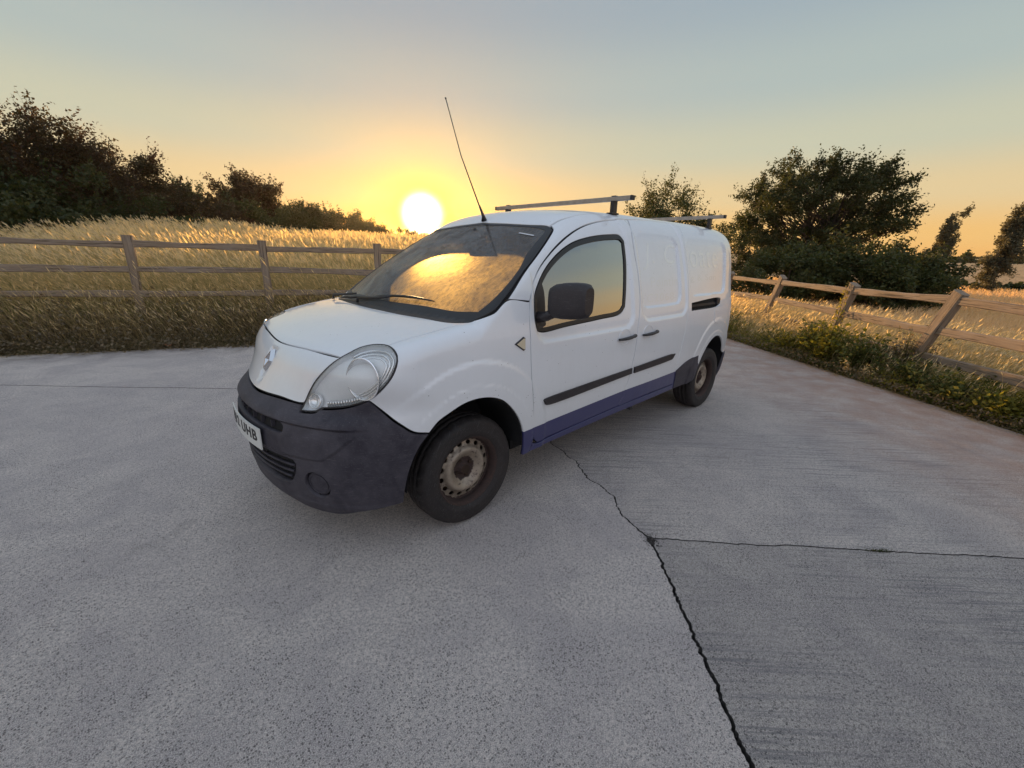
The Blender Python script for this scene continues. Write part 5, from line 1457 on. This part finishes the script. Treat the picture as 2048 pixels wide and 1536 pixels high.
# ---- trees
def tree(name, label, cat, loc, height, envelope, nclump, leaves, leaf, mat_, rng, trunk=.12, group=None, clump=.5, sprig=.8, lean=(0, 0), zmin=.12, wind=(0, 0), aspect=.55, stems=1, up=.4):
    """envelope(rng,n) -> clump centres relative to the base; crown of small leaf faces on twigs"""
    bx, by = loc; bz = float(ground_z(bx, by)) - .1
    root = tag(empty(name, (bx, by, bz)), label, cat, group)
    C_ = envelope(rng, nclump)
    order = np.argsort(-C_[:, 2])
    mb = MB()
    forks = []
    for s in range(stems):
        off = np.array([0, 0]) if stems == 1 else rng.normal(0, height * .05, 2)
        top = np.array([lean[0] * height + off[0] * 2.5, lean[1] * height + off[1] * 2.5, height * .72])
        pts = [np.array([off[0], off[1], 0]) * 1.0]
        for k in range(1, 6):
            t = k / 5; p = np.array([off[0], off[1], 0]) * (1 - t) + top * t + np.append(rng.normal(0, .02 * height, 2), 0) * (t < 1)
            pts.append(p)
        mb.tube(pts, [trunk * (1 - .78 * k / 5) for k in range(6)], 8); forks.append(pts)
    tr = mb.build('trunk', M['bark'], root)
    mb = MB()
    tips = []
    for c in C_[order]:
        pts = forks[rng.integers(0, len(forks))]
        zt = min(c[2] * rng.uniform(.35, .75), height * .68); k = zt / (height * .72) * 5; i = int(min(4, k)); f = k - i
        s = pts[i] * (1 - f) + pts[i + 1] * f
        m1 = s * .5 + c * .5 + np.array([0, 0, -.06 * height * rng.uniform(0, 1)]) + rng.normal(0, .03 * height, 3) * [1, 1, .5]
        mb.tube([s, m1, c], [trunk * .26, trunk * .15, trunk * .05], 5, cap=False)
        tips.append(c)
    tips = np.array(tips)
    mb.build('branches', M['bark'], root)
    per = leaves // len(tips); idx = np.repeat(np.arange(len(tips)), per)
    r = rng.normal(0, 1, (len(idx), 3)); r /= np.linalg.norm(r, axis=1, keepdims=True); rad_ = clump * rng.uniform(0, 1, len(idx)) ** .5
    c = tips[idx] + r * rad_[:, None] * [1, 1, .75]
    # sprigs: short leafy shoots pushing past the clumps
    ns = len(tips) * 5; it = rng.integers(0, len(tips), ns); ctr = np.array([lean[0] * height * .6, lean[1] * height * .6, height * .45])
    dv = tips[it] - ctr; dv /= np.linalg.norm(dv, axis=1, keepdims=True); dv += rng.normal(0, .45, (ns, 3)); dv[:, 2] += .45; dv[:, 0] += wind[0]; dv[:, 1] += wind[1]; dv /= np.linalg.norm(dv, axis=1, keepdims=True)
    ln = sprig * rng.uniform(.4, 1.15, ns) + clump * .7; per2 = 14
    tt = np.tile(np.linspace(.35, 1, per2), ns); it2 = np.repeat(np.arange(ns), per2)
    c2 = tips[it[it2]] + dv[it2] * (ln[it2] * tt)[:, None] + rng.normal(0, leaf * .45, (len(tt), 3))
    tw, twf, _ = ribbons(tips[it], dv, ln, np.full(ns, max(.008, leaf * .10)), np.zeros((ns, 3)), 1, .4, rng=rng)
    allc = np.concatenate([c, c2]); allc = allc[allc[:, 2] > zmin]
    sz = leaf * rng.uniform(.6, 1.35, len(allc))
    V, F = leaf_quads(allc, sz, rng, up, aspect, np.array([wind[0] * 1.6, wind[1] * 1.6, 0]) if wind != (0, 0) else None)
    me = blades_to('crown', [(V, F, 0), (tw, twf, 1)], [mat_, M['bark']])
    add('crown', me, root)
    return root
def polar(az, D): a = math.radians(az); return CAMP[0] + D * math.cos(a), CAMP[1] + D * math.sin(a)
def ell(rx, ry, rz, cz, hollow=.35, bottom=-1.0, ang=0.0):
    def f(rng, n):
        P_ = rng.normal(0, 1, (n * 3, 3)); P_ /= np.linalg.norm(P_, axis=1, keepdims=True)
        P_ *= (hollow + (1 - hollow) * rng.uniform(0, 1, len(P_)) ** .6)[:, None]
        P_ = P_[P_[:, 2] > bottom][:n]
        q = P_ * [rx, ry, rz]; ca, sa = math.cos(ang), math.sin(ang)
        q = np.stack([q[:, 0] * ca - q[:, 1] * sa, q[:, 0] * sa + q[:, 1] * ca, q[:, 2] + cz], 1)
        q += rng.normal(0, .05 * (rx + rz), q.shape)
        q[:, 2] = np.maximum(q[:, 2], .25); return q
    return f
rt = np.random.default_rng(5)
def shear(f, k):
    def g_(rng, n):
        q = f(rng, n); q[:, 1] += q[:, 2] * k; return q
    return g_
def across(az): return math.radians(az + 90)          # direction across the line of sight
HEDGE = []
# big red-leaved trees at the left
for az, D, H, rx, lab in ((-80.5, 27, 5.9, 4.2, 'tallest red-brown tree at the left edge of the picture'),
                          (-87.3, 26, 5.3, 3.1, 'big red-brown tree second from the left edge'),
                          (-92.2, 29, 4.3, 3.0, 'rounded red-brown tree third from the left edge, sloping down rightwards')):
    tree('field_tree', lab, 'tree', polar(az, D), H, ell(rx, 2.8, H * .42, H * .53, .3, ang=across(az)), 95, 46000, .115, M['leaf_red'], rt, .16, 'trees behind the left meadow', .62, .75, stems=2)
for az, D, H, rx, mt, lab in ((-84, 23, 2.8, 4.0, 'leaf_dark', 'low dark green bush below the tallest red-brown tree'), (-90.5, 24.5, 2.6, 3.4, 'leaf_dark', 'low dark bush below the second red-brown tree'),
                              (-96.3, 30, 2.6, 3.0, 'leaf_red', 'reddish bush at the right foot of the red-brown trees'), (-99.6, 33, 2.3, 2.6, 'leaf_red', 'low brown bush just left of the thin pale sapling'),
                              (-103.5, 36, 2.6, 3.0, 'leaf_mid', 'green bush below the small round-headed tree'), (-107.0, 40, 2.9, 2.8, 'leaf_mid', 'green hedge bush right of the small round-headed tree'),
                              (-110.0, 45, 3.6, 3.2, 'leaf_dark', 'dark hedge bush midway between the small tree and the sun'), (-113.3, 52, 4.0, 3.6, 'leaf_mid', 'hedge bush two bushes left of the sun'),
                              (-116.4, 60, 3.8, 3.8, 'leaf_dark', 'low hedge bush just left of the sun'), (-118.9, 72, 3.3, 3.4, 'leaf_dark', 'last and lowest hedge bush beside the sun')):
    tree('hedge_bush', lab, 'bush', polar(az, D), H, ell(rx, 2.2, H * .45, H * .48, .2, ang=across(az)), 48, 16000, .115 + D * .0012, M[mt], rt, .08, 'hedge behind the left meadow', .62, .55, stems=3)
tree('field_tree', 'small round-headed tree standing alone above the hedge left of the sun', 'tree', polar(-103.9, 40), 5.1, ell(2.2, 2.0, 1.7, 3.3, .2, ang=across(-104)), 60, 15000, .17, M['leaf_red'], rt, .10, 'trees behind the left meadow', .5, .7)
tree('sapling', 'thin pale sapling poking above the hedge beside the reddish bush', 'sapling', polar(-98.6, 34), 3.3, ell(.7, .6, 1.1, 2.1, .1), 22, 2600, .13, M['leaf_mid'], rt, .05, None, .3, .6)
for az, D, H, rx, lab in ((-108.6, 46, 4.3, 2.2, 'loose leafy tree in the hedge right of the round-headed tree'), (-112.4, 55, 4.4, 2.5, 'bushy tree in the hedge midway to the sun'), (-115.2, 64, 4.2, 2.4, 'small tree in the hedge nearest the sun')):
    tree('field_tree', lab, 'tree', polar(az, D), H, ell(rx, 2.0, H * .34, H * .62, .2, ang=across(az)), 42, 9000, .20, M['leaf_dark'], rt, .1, 'trees behind the left meadow', .55, .8, stems=2)
tree('distant_tree', 'tiny distant tree on the skyline directly below the sun', 'tree', polar(-121.3, 130), 5.6, ell(4.5, 3, 1.6, 3.8, .1, ang=across(-121)), 30, 4000, .38, M['leaf_mid'], rt, .2, None, .9, .8)
# behind the van roof
tree('yard_tree', 'thin-topped tree rising behind the van roof between the two roof bars', 'tree', polar(-151.0, 24), 5.3, ell(1.85, 1.5, 2.1, 3.0, .15, ang=across(-151)), 80, 15000, .11, M['leaf_mid'], rt, .09, None, .42, .85, stems=3)
tree('yard_bush', 'small bush behind the rear roof bar of the van', 'bush', polar(-155.6, 24), 3.7, ell(1.6, 1.3, 1.5, 2.0, .15, ang=across(-155)), 34, 5200, .12, M['leaf_dark'], rt, .06, None, .4, .6, stems=3)
# the large tree on the right and the dark bushes at its foot
tree('large_tree', 'large dark round-crowned tree behind the right fence', 'tree', polar(-166.9, 34), 7.7, ell(4.3, 3.4, 3.3, 4.3, .5, ang=across(-167)), 250, 56000, .150, M['leaf_dark'], rt, .20, None, .52, .55, wind=(-.25, .25), stems=3)
for az, D, H, rx, mt, lab in ((-161.3, 31, 4.2, 3.1, 'leaf_dark', 'dark bush beside the rear corner of the van'), (-165.2, 18.5, 2.1, 1.8, 'leaf_mid', 'low green bush below the left half of the large tree'), (-169.5, 19.5, 2.3, 2.0, 'leaf_dark', 'dark bush below the middle of the large tree'),
                              (-173.6, 19.0, 2.35, 1.5, 'leaf_mid', 'leafy bush below the right half of the large tree'), (-176.3, 20.5, 2.0, 1.1, 'leaf_dark', 'rightmost bush, drooping over the field beside the leaning poplar')):
    tree('fence_bush', lab, 'bush', polar(az, D), H, ell(rx, 1.3, H * .46, H * .48, .2, ang=across(az)), 44, 10500, .11, M[mt], rt, .05, 'bushes under the large tree', .42, .35, stems=3, zmin=.0)
tree('leaning_poplar', 'slim silvery poplar leaning right beside the large tree', 'tree', polar(-176.6, 34), 4.3, shear(ell(.40, .4, 1.9, 2.3, .1), .12), 70, 8200, .13, M['leaf_grey'], rt, .07, 'leaning poplars on the right', .26, .30, lean=(-.02, .12), wind=(-.2, .4), aspect=.4, up=.0)
tree('leaning_poplar', 'tall silvery poplar leaning out of the right edge of the picture', 'tree', polar(179.3, 38), 5.8, shear(ell(.46, .46, 2.7, 2.8, .1), .16), 100, 13000, .14, M['leaf_grey'], rt, .09, 'leaning poplars on the right', .30, .35, lean=(-.02, .14), wind=(-.2, .4), aspect=.4, up=.0)
# ---- far hedges: low bumpy banks of foliage
def far_hedge(label, az0, az1, D, h, w, nleaf, leaf, mat_, rng, wav=.0):
    n = nleaf; az = rng.uniform(min(az0, az1), max(az0, az1), n); Dd = D + rng.normal(0, w * .35, n) + wav * (az - az0)
    a = np.radians(az); x = CAMP[0] + Dd * np.cos(a); y = CAMP[1] + Dd * np.sin(a)
    top = h * (.75 + .25 * np.sin(az * 6.3) * np.sin(az * 2.9 + 1) + .12 * np.sin(az * 31))
    z = ground_z(x, y) + rng.uniform(0, 1, n) ** .8 * top
    V, F = leaf_quads(np.stack([x, y, z], 1), leaf * rng.uniform(.6, 1.4, n), rng, .5, .7)
    o = add('far_hedge', blades_to('far_hedge', [(V, F, 0)], [mat_])); tag(o, label, 'hedge'); return o
rh_ = np.random.default_rng(44)
far_hedge('low dark green hedge crossing the golden field at the foot of the leaning poplar', -177.5, -190, 43.5, .62, 1.2, 9000, .26, M['leaf_dark'], rh_, .15)
far_hedge('middle hedge line dividing the distant fields', -170, -192, 296, 2.3, 3, 7000, 1.0, M['leaf_dark'], rh_)
far_hedge('thin hedge along the horizon on the right', -168, -192, 585, 2.4, 4, 5000, 1.6, M['leaf_dark'], rh_)
for az, D, H, lab in ((-179.1, 290, 4.3, 'lone shrub standing out of the middle hedge line'), (-180.9, 560, 9.0, 'tiny lone tree on the horizon at the right')):
    tree('distant_tree', lab, 'tree', polar(az, D), H, ell(H * .3, H * .3, H * .3, H * .6, .1), 8, 500, .9, M['leaf_dark'], rt, .3, None, H * .15, H * .12)

# ------------------------------------------------------------------ fences
def make_wood():
    m, g, p, out = mat('weathered_fence_wood')
    tcn = g.n('ShaderNodeTexCoord'); oc = tcn.outputs['Object']
    inf = g.n('ShaderNodeObjectInfo')
    oc2 = g.vm('ADD', oc, g.scale((7.0, 3.0, 5.0), inf.outputs['Random']))
    uvx = g.mapping(oc2, (1.2, 22, 22)); n1 = g.noise(uvx, 2.2, 6, .7, .5); n2 = g.noise(oc2, 3, 3, .6)
    c = g.mix(g.mapr(n1, .3, .7), (.34, .255, .175), (.17, .125, .088))
    c = g.mix(g.mapr(n2, .45, .7, 0, .5), c, (.30, .25, .21))
    crk = g.mapr(g.noise(g.mapping(oc2, (.7, 30, 30)), 3.0, 3, .5), .60, .66, 0, .85)
    c = g.mix(crk, c, (.035, .025, .020))
    g.put(p.inputs['Base Color'], c); p.inputs['Roughness'].default_value = .88; p.inputs['Specular IOR Level'].default_value = .2
    g.put(p.inputs['Normal'], g.bump(g.m('SUBTRACT', n1, crk), .7, .006))
    return m
M['wood'] = make_wood()
rf = np.random.default_rng(9)
def timber(name, a, b, w, t, parent, rough=.006, nseg=9, nrm=None, chamf=.012, pointed=False):
    """sawn timber along local x with wavy faces; object placed at a, aimed at b"""
    a = Vector(a); b = Vector(b); L_ = (b - a).length; n = nseg
    mb = MB(); vs = []
    ph = rf.uniform(0, 6, 4)
    for k in range(n + 1):
        x = L_ * k / n; q = k / n
        dw = math.sin(q * 7 + ph[0]) * rough + rf.normal() * rough * .4; dt = math.sin(q * 5 + ph[1]) * rough * .6
        cy = math.sin(q * 3.1 + ph[2]) * rough * 1.4; cz = math.sin(q * 2.6 + ph[3]) * rough * 1.2
        hw, ht = t / 2 + dt, w / 2 + dw
        for y, z in ((-hw + chamf, -ht), (hw - chamf, -ht), (hw, -ht + chamf), (hw, ht - chamf), (hw - chamf, ht), (-hw + chamf, ht), (-hw, ht - chamf), (-hw, -ht + chamf)):
            vs.append((x, y + cy, z + cz))
    fs = []
    for k in range(n):
        for j in range(8): fs.append((k * 8 + j, k * 8 + (j + 1) % 8, (k + 1) * 8 + (j + 1) % 8, (k + 1) * 8 + j))
    fs += [tuple(range(8))[::-1], tuple(n * 8 + j for j in range(8))]
    mb.addf(vs, fs)
    o = mb.build(name, M['wood'], parent)
    d = (b - a).normalized(); n_ = Vector(nrm) if nrm is not None else Vector((0, 0, 1)).cross(d)
    n_ = (n_ - d * n_.dot(d)).normalized(); z_ = d.cross(n_)
    o.matrix_world = Matrix(((d.x, n_.x, z_.x, a.x), (d.y, n_.y, z_.y, a.y), (d.z, n_.z, z_.z, a.z), (0, 0, 0, 1)))
    return o
def fence(label, org_, dirv, nout, spots, rails, ptop, base, pw, pt, leans, rw):
    root = tag(empty('wooden_fence', (0, 0, 0)), label, 'fence')
    pts = [np.array(org_) + np.array(dirv) * s for s in spots]
    for p, ln in zip(pts, leans):
        b_ = Vector((p[0], p[1], base - .25)); t_ = Vector((p[0] + ln[0], p[1] + ln[1], ptop + rf.normal() * .012))
        timber('fence_post', b_, t_, pw, pt, root, .006, 8, nrm=(nout[0], nout[1], 0), chamf=.018)
    for i in range(len(pts) - 1):
        for z in rails:
            o1, o2 = rf.normal() * .010, rf.normal() * .010
            da = np.array(dirv) * .035
            a = pts[i] + da; b = pts[i + 1] - da
            if z < ptop: timber('fence_rail', (a[0], a[1], z + o1), (b[0], b[1], z + o2), rw * rf.uniform(.92, 1.08), .045, root, .0055, 10, chamf=.010)
    return root
oL = NL * (KL + .75); dL_ = -tl_
sp0 = (np.array([.85, -6.464]) - oL) @ dL_
fence('three-rail weathered wooden fence in front of the meadow on the left', oL, dL_, -NL, [sp0 - 3.64, sp0 - 1.82] + [sp0 + 1.815 * k for k in range(5)], (1.485, 1.115, .755, .415), 1.605, .25, .125, .085, [(0, 0), (0, 0), (-.035, .0), (0, 0), (.0, 0), (0, 0), (0, 0)], .092)
oR = np.array([-6.05, 2.38]); dR = np.array([.742, .669]); dR /= np.linalg.norm(dR); nR_ = np.array([-.669, .742])
root = tag(empty('wooden_fence', (0, 0, 0)), 'leaning sunlit wooden fence between the concrete and the straw field on the right', 'fence')
tops = [(-8.75, 1.2), (-6.35, 1.21), (-3.877, 1.213), (-1.72, 1.19), (.075, 1.21), (2.2, 1.2), (4.4, 1.2)]; lnR = [.4, .45, .48, .375, .40, .35, .35]
def fr(t, z, s=0.0): p = oR + dR * t + nR_ * s; return Vector((p[0], p[1], z))
for (t, zt), ln in zip(tops, lnR):
    timber('fence_post', fr(t - ln * (zt + .15), -.15), fr(t, zt), .15, .10, root, .007, 8, nrm=(nR_[0], nR_[1], 0), chamf=.018)
hts = {0: (1.07, .70, .33), 1: (1.07, .71, .34), 2: (1.08, .74, .373), 3: (1.085, .72, .369), 4: (1.128, .722, .37), 5: (1.045, .742, .40), 6: (1.06, .74, .38)}
for i in range(6):
    for k in range(3):
        za, zb = hts[i][k], hts[i + 1][k]
        ta = tops[i][0] - lnR[i] * (tops[i][1] - za) + .05; tb = tops[i + 1][0] - lnR[i + 1] * (tops[i + 1][1] - zb) - .05
        timber('fence_rail', fr(ta, za + rf.normal() * .008, -.012), fr(tb, zb + rf.normal() * .008, -.012), .098 * rf.uniform(.92, 1.08), .045, root, .0055, 10, nrm=(nR_[0], nR_[1], 0), chamf=.010)
sq = [float((oR + dR * t - orgR) @ tr_) for t in (-4.46, -2.165, -.37)]

# ------------------------------------------------------------------ weeds against the right fence
def weed(name, label, loc, h, r, n, leaf, m_, rng, group='leafy weeds along the right fence'):
    bz = float(ground_z(*loc)) - .02; root = tag(empty(name, (loc[0], loc[1], bz)), label, 'weed', group)
    h *= 1.0; r *= 1.2; n = int(n * 1.7)
    ns = max(5, int(n / 26)); tips = np.stack([rng.normal(0, r * .55, ns), rng.normal(0, r * .55, ns), h * rng.uniform(.45, 1.0, ns)], 1)
    mb = MB()
    for t in tips: mb.tube([(t[0] * .15, t[1] * .15, 0), (t[0] * .5, t[1] * .5, t[2] * .55), tuple(t)], [.006, .004, .002], 4, cap=False)
    mb.build('stems', M['leaf_weed'], root)
    it = rng.integers(0, ns, n); q = rng.uniform(.15, 1, n)
    c = tips[it] * np.stack([q, q, q], 1) ** np.array([1.1, 1.1, 1.0]) + rng.normal(0, leaf * .7, (n, 3)); c[:, 2] = np.maximum(c[:, 2], .02)
    V, F = leaf_quads(c, leaf * rng.uniform(.55, 1.35, n), rng, .9, .62)
    add('leaves', blades_to('leaves', [(V, F, 0)], [m_]), root); return root
rw = np.random.default_rng(77)
def RP(t, s): p = orgR + NR * s + tr_ * t; return float(p[0]), float(p[1])
ts = lambda xy: float((np.array(xy) - orgR) @ tr_)
t1, t2, t3 = sq
for t, s, h, r, n, lf, mt, lab in (
    (t1 - .9, .35, .42, .24, 420, .050, 'leaf_yellow', 'small yellow-green weed nearest the van rear corner'),
    (t1 - .35, .40, .45, .26, 520, .050, 'leaf_yellow', 'yellow-green weed at the foot of the leftmost right-hand post'),
    (t1 + .25, .42, .48, .28, 620, .048, 'leaf_weed', 'green weed clump just right of the leftmost right-hand post'),
    (t1 + .75, .32, .32, .26, 560, .045, 'leaf_yellow', 'low bright yellow weed midway between the first two right-hand posts'),
    (t2 - .35, .38, .36, .25, 420, .045, 'leaf_weed', 'low green weed just left of the middle right-hand post'),
    (t2 + .10, .30, .40, .26, 620, .048, 'leaf_yellow', 'yellow-green clump at the foot of the middle right-hand post'),
    (t2 + .50, .42, .62, .30, 950, .055, 'leaf_weed', 'bushy green weed right of the middle right-hand post'),
    (t2 + .85, .30, .66, .30, 1050, .062, 'leaf_yellow', 'tall bright yellow-green bramble between the middle and right posts'),
    (t3 - .35, .35, .60, .28, 900, .060, 'leaf_weed', 'dark leafy bramble just left of the rightmost post'),
    (t3 + .05, .55, .78, .24, 560, .050, 'scrub', 'dead brown climber on the rightmost post'),
    (t3 + .40, .30, .42, .28, 620, .050, 'leaf_weed', 'green weed under the rail right of the rightmost post'),
    (t3 + .95, .30, .40, .30, 700, .050, 'leaf_weed', 'green weed in the bottom right of the verge'),
    (t3 + 1.5, .25, .38, .30, 760, .048, 'leaf_yellow', 'yellowish weed where the verge leaves the picture')):
    weed('weed_clump', lab, RP(t, s), h, r, n, lf, M[mt], rw)
# pale dead seed-head plants at the kerb
for t, s, lab in ((t3 - .30, .12, 'pale dead flower head plant below the rightmost post'), (t3 - .02, .14, 'second pale dead plant, right of its twin')):
    weed('dead_plant', lab, RP(t, s), .26, .07, 90, .035, M['grass_head'], rw, 'dead plants at the concrete edge')
# tall single weed by the middle of the fence
def tall_weed(loc, h, label):
    bz = float(ground_z(*loc)) - .02; root = tag(empty('tall_weed', (loc[0], loc[1], bz)), label, 'weed')
    mb = MB(); mb.tube([(0, 0, 0), (.01, .02, h * .5), (-.01, .05, h)], [.007, .005, .002], 5); mb.build('stem', M['leaf_weed'], root)
    n = 90; q = np.sort(rw.uniform(.35, 1, n)); a = np.arange(n) * 2.4; rr = .10 * (1.15 - q)
    c = np.stack([np.cos(a) * rr, np.sin(a) * rr + .05 * q, q * h], 1); V, F = leaf_quads(c, np.full(n, .075) * (1.25 - q * .6), rw, .3, .35)
    add('leaves', blades_to('leaves', [(V, F, 0)], [M['leaf_yellow']]), root)
tall_weed(RP(t2 + .33, .78), 1.22, 'tall single weed rising above the top rail right of the middle post')
# dead climber leaf and orange leaf on the far kerb
mb = MB(); k = 9
vs = [(.055 * math.cos(2 * math.pi * i / k) * (1 + .2 * math.sin(3 * i)), .034 * math.sin(2 * math.pi * i / k), .012 + .020 * math.sin(i * 1.7)) for i in range(k)]
mb.addf(vs + [(0, 0, .045)], [(i, (i + 1) % k, k) for i in range(k)], 0, True)
lo_ = mb.build('fallen_leaf', simple('orange_dead_leaf', (.42, .17, .07), .7)); p_ = oL - NL * .62 + dL_ * (sp0 + .45); lo_.location = (p_[0], p_[1], .02)
tag(lo_, 'curled orange dead leaf on the left edge of the concrete', 'leaf')
# grit and crumbs at the joints and pebbles on the slabs
rp = np.random.default_rng(3)
def crumbs(name, C_, size, m_, label, cat):
    n = len(C_); t_ = np.array([(1, 0, 0), (-1, 0, 0), (0, 1, 0), (0, -1, 0), (0, 0, .7), (0, 0, -.5)], float)
    f_ = np.array([(0, 2, 4), (2, 1, 4), (1, 3, 4), (3, 0, 4), (2, 0, 5), (1, 2, 5), (3, 1, 5), (0, 3, 5)])
    V = C_[:, None] + t_[None] * size[:, None, None] * rp.uniform(.5, 1.3, (n, 6, 1))
    F = (np.arange(n)[:, None, None] * 6 + f_[None]).reshape(-1, 3)
    o = add(name, mesh_np(name, V.reshape(-1, 3), F, m_, smooth=False)); tag(o, label, cat, kind='stuff'); return o
c0 = mc[rp.integers(0, len(mc), 5000)]; c0 = c0[(c0[:, 0] > -1.5) & (c0[:, 0] < 3.5)]; n = len(c0)
q = uv2xy(c0 + np.column_stack([rp.normal(0, .004, n), rp.normal(0, .006, n)]))
B0 = uv2xy(np.column_stack([rp.normal(.69, .03, 160), rp.normal(1.577, .022, 160)]))
allp = np.vstack([q, B0]); sz = rp.uniform(.0015, .0055, len(allp))
crumbs('joint_grit', np.column_stack([allp, np.where(np.arange(len(allp)) < n, rp.uniform(-.03, -.004, len(allp)), .001)]), sz, simple('grit', (.07, .06, .055), .9, var=.4, vscale=60), 'dark grit and crumbs in the open joint of the concrete', 'grit')
t = rp.uniform(0, 1, 900); xx, yy, DD = sample_wedge(900, -190, -80, .9, 8, 1.4, rp); k = (sL(xx, yy) < -.05) & (sR(xx, yy) < -.05)
crumbs('pebbles', np.column_stack([xx, yy, np.full(len(xx), .001)])[k], rp.uniform(.0015, .0050, len(xx))[k], simple('pebble', (.22, .20, .18), .8, var=.6, vscale=3), 'scattered tiny stones on the concrete', 'grit')
# moss in the right-hand joint
mo = uv2xy(np.column_stack([rp.normal(.712, .006, 260), rp.normal(2.80, .035, 260)])); c_ = np.column_stack([mo, rp.uniform(0, .012, 260)])
V, F = leaf_quads(c_, rp.uniform(.004, .010, 260), rp, .8, .5); o = add('moss_tuft', blades_to('moss_tuft', [(V, F, 0)], [M['leaf_dark']])); tag(o, 'small tuft of moss growing in the right-hand joint of the concrete', 'moss', kind='stuff')

# ------------------------------------------------------------------ evening haze
hz = MB(); hz.box((CAMP[0], CAMP[1], 13.0), (1500, 1500, 29.0)); ho = hz.build('haze', bpy.data.materials.new('haze_air')); tag(ho, kind='stuff')
hm = ho.data.materials[0]; hm.use_nodes = True; hm.node_tree.nodes.clear(); hg = NT(hm.node_tree)
hv = hg.n('ShaderNodeVolumePrincipled'); hv.inputs['Color'].default_value = (1, .86, .68, 1); hv.inputs['Density'].default_value = .00011; hv.inputs['Anisotropy'].default_value = .80
hm.node_tree.links.new(hv.outputs[0], hg.n('ShaderNodeOutputMaterial').inputs['Volume'])
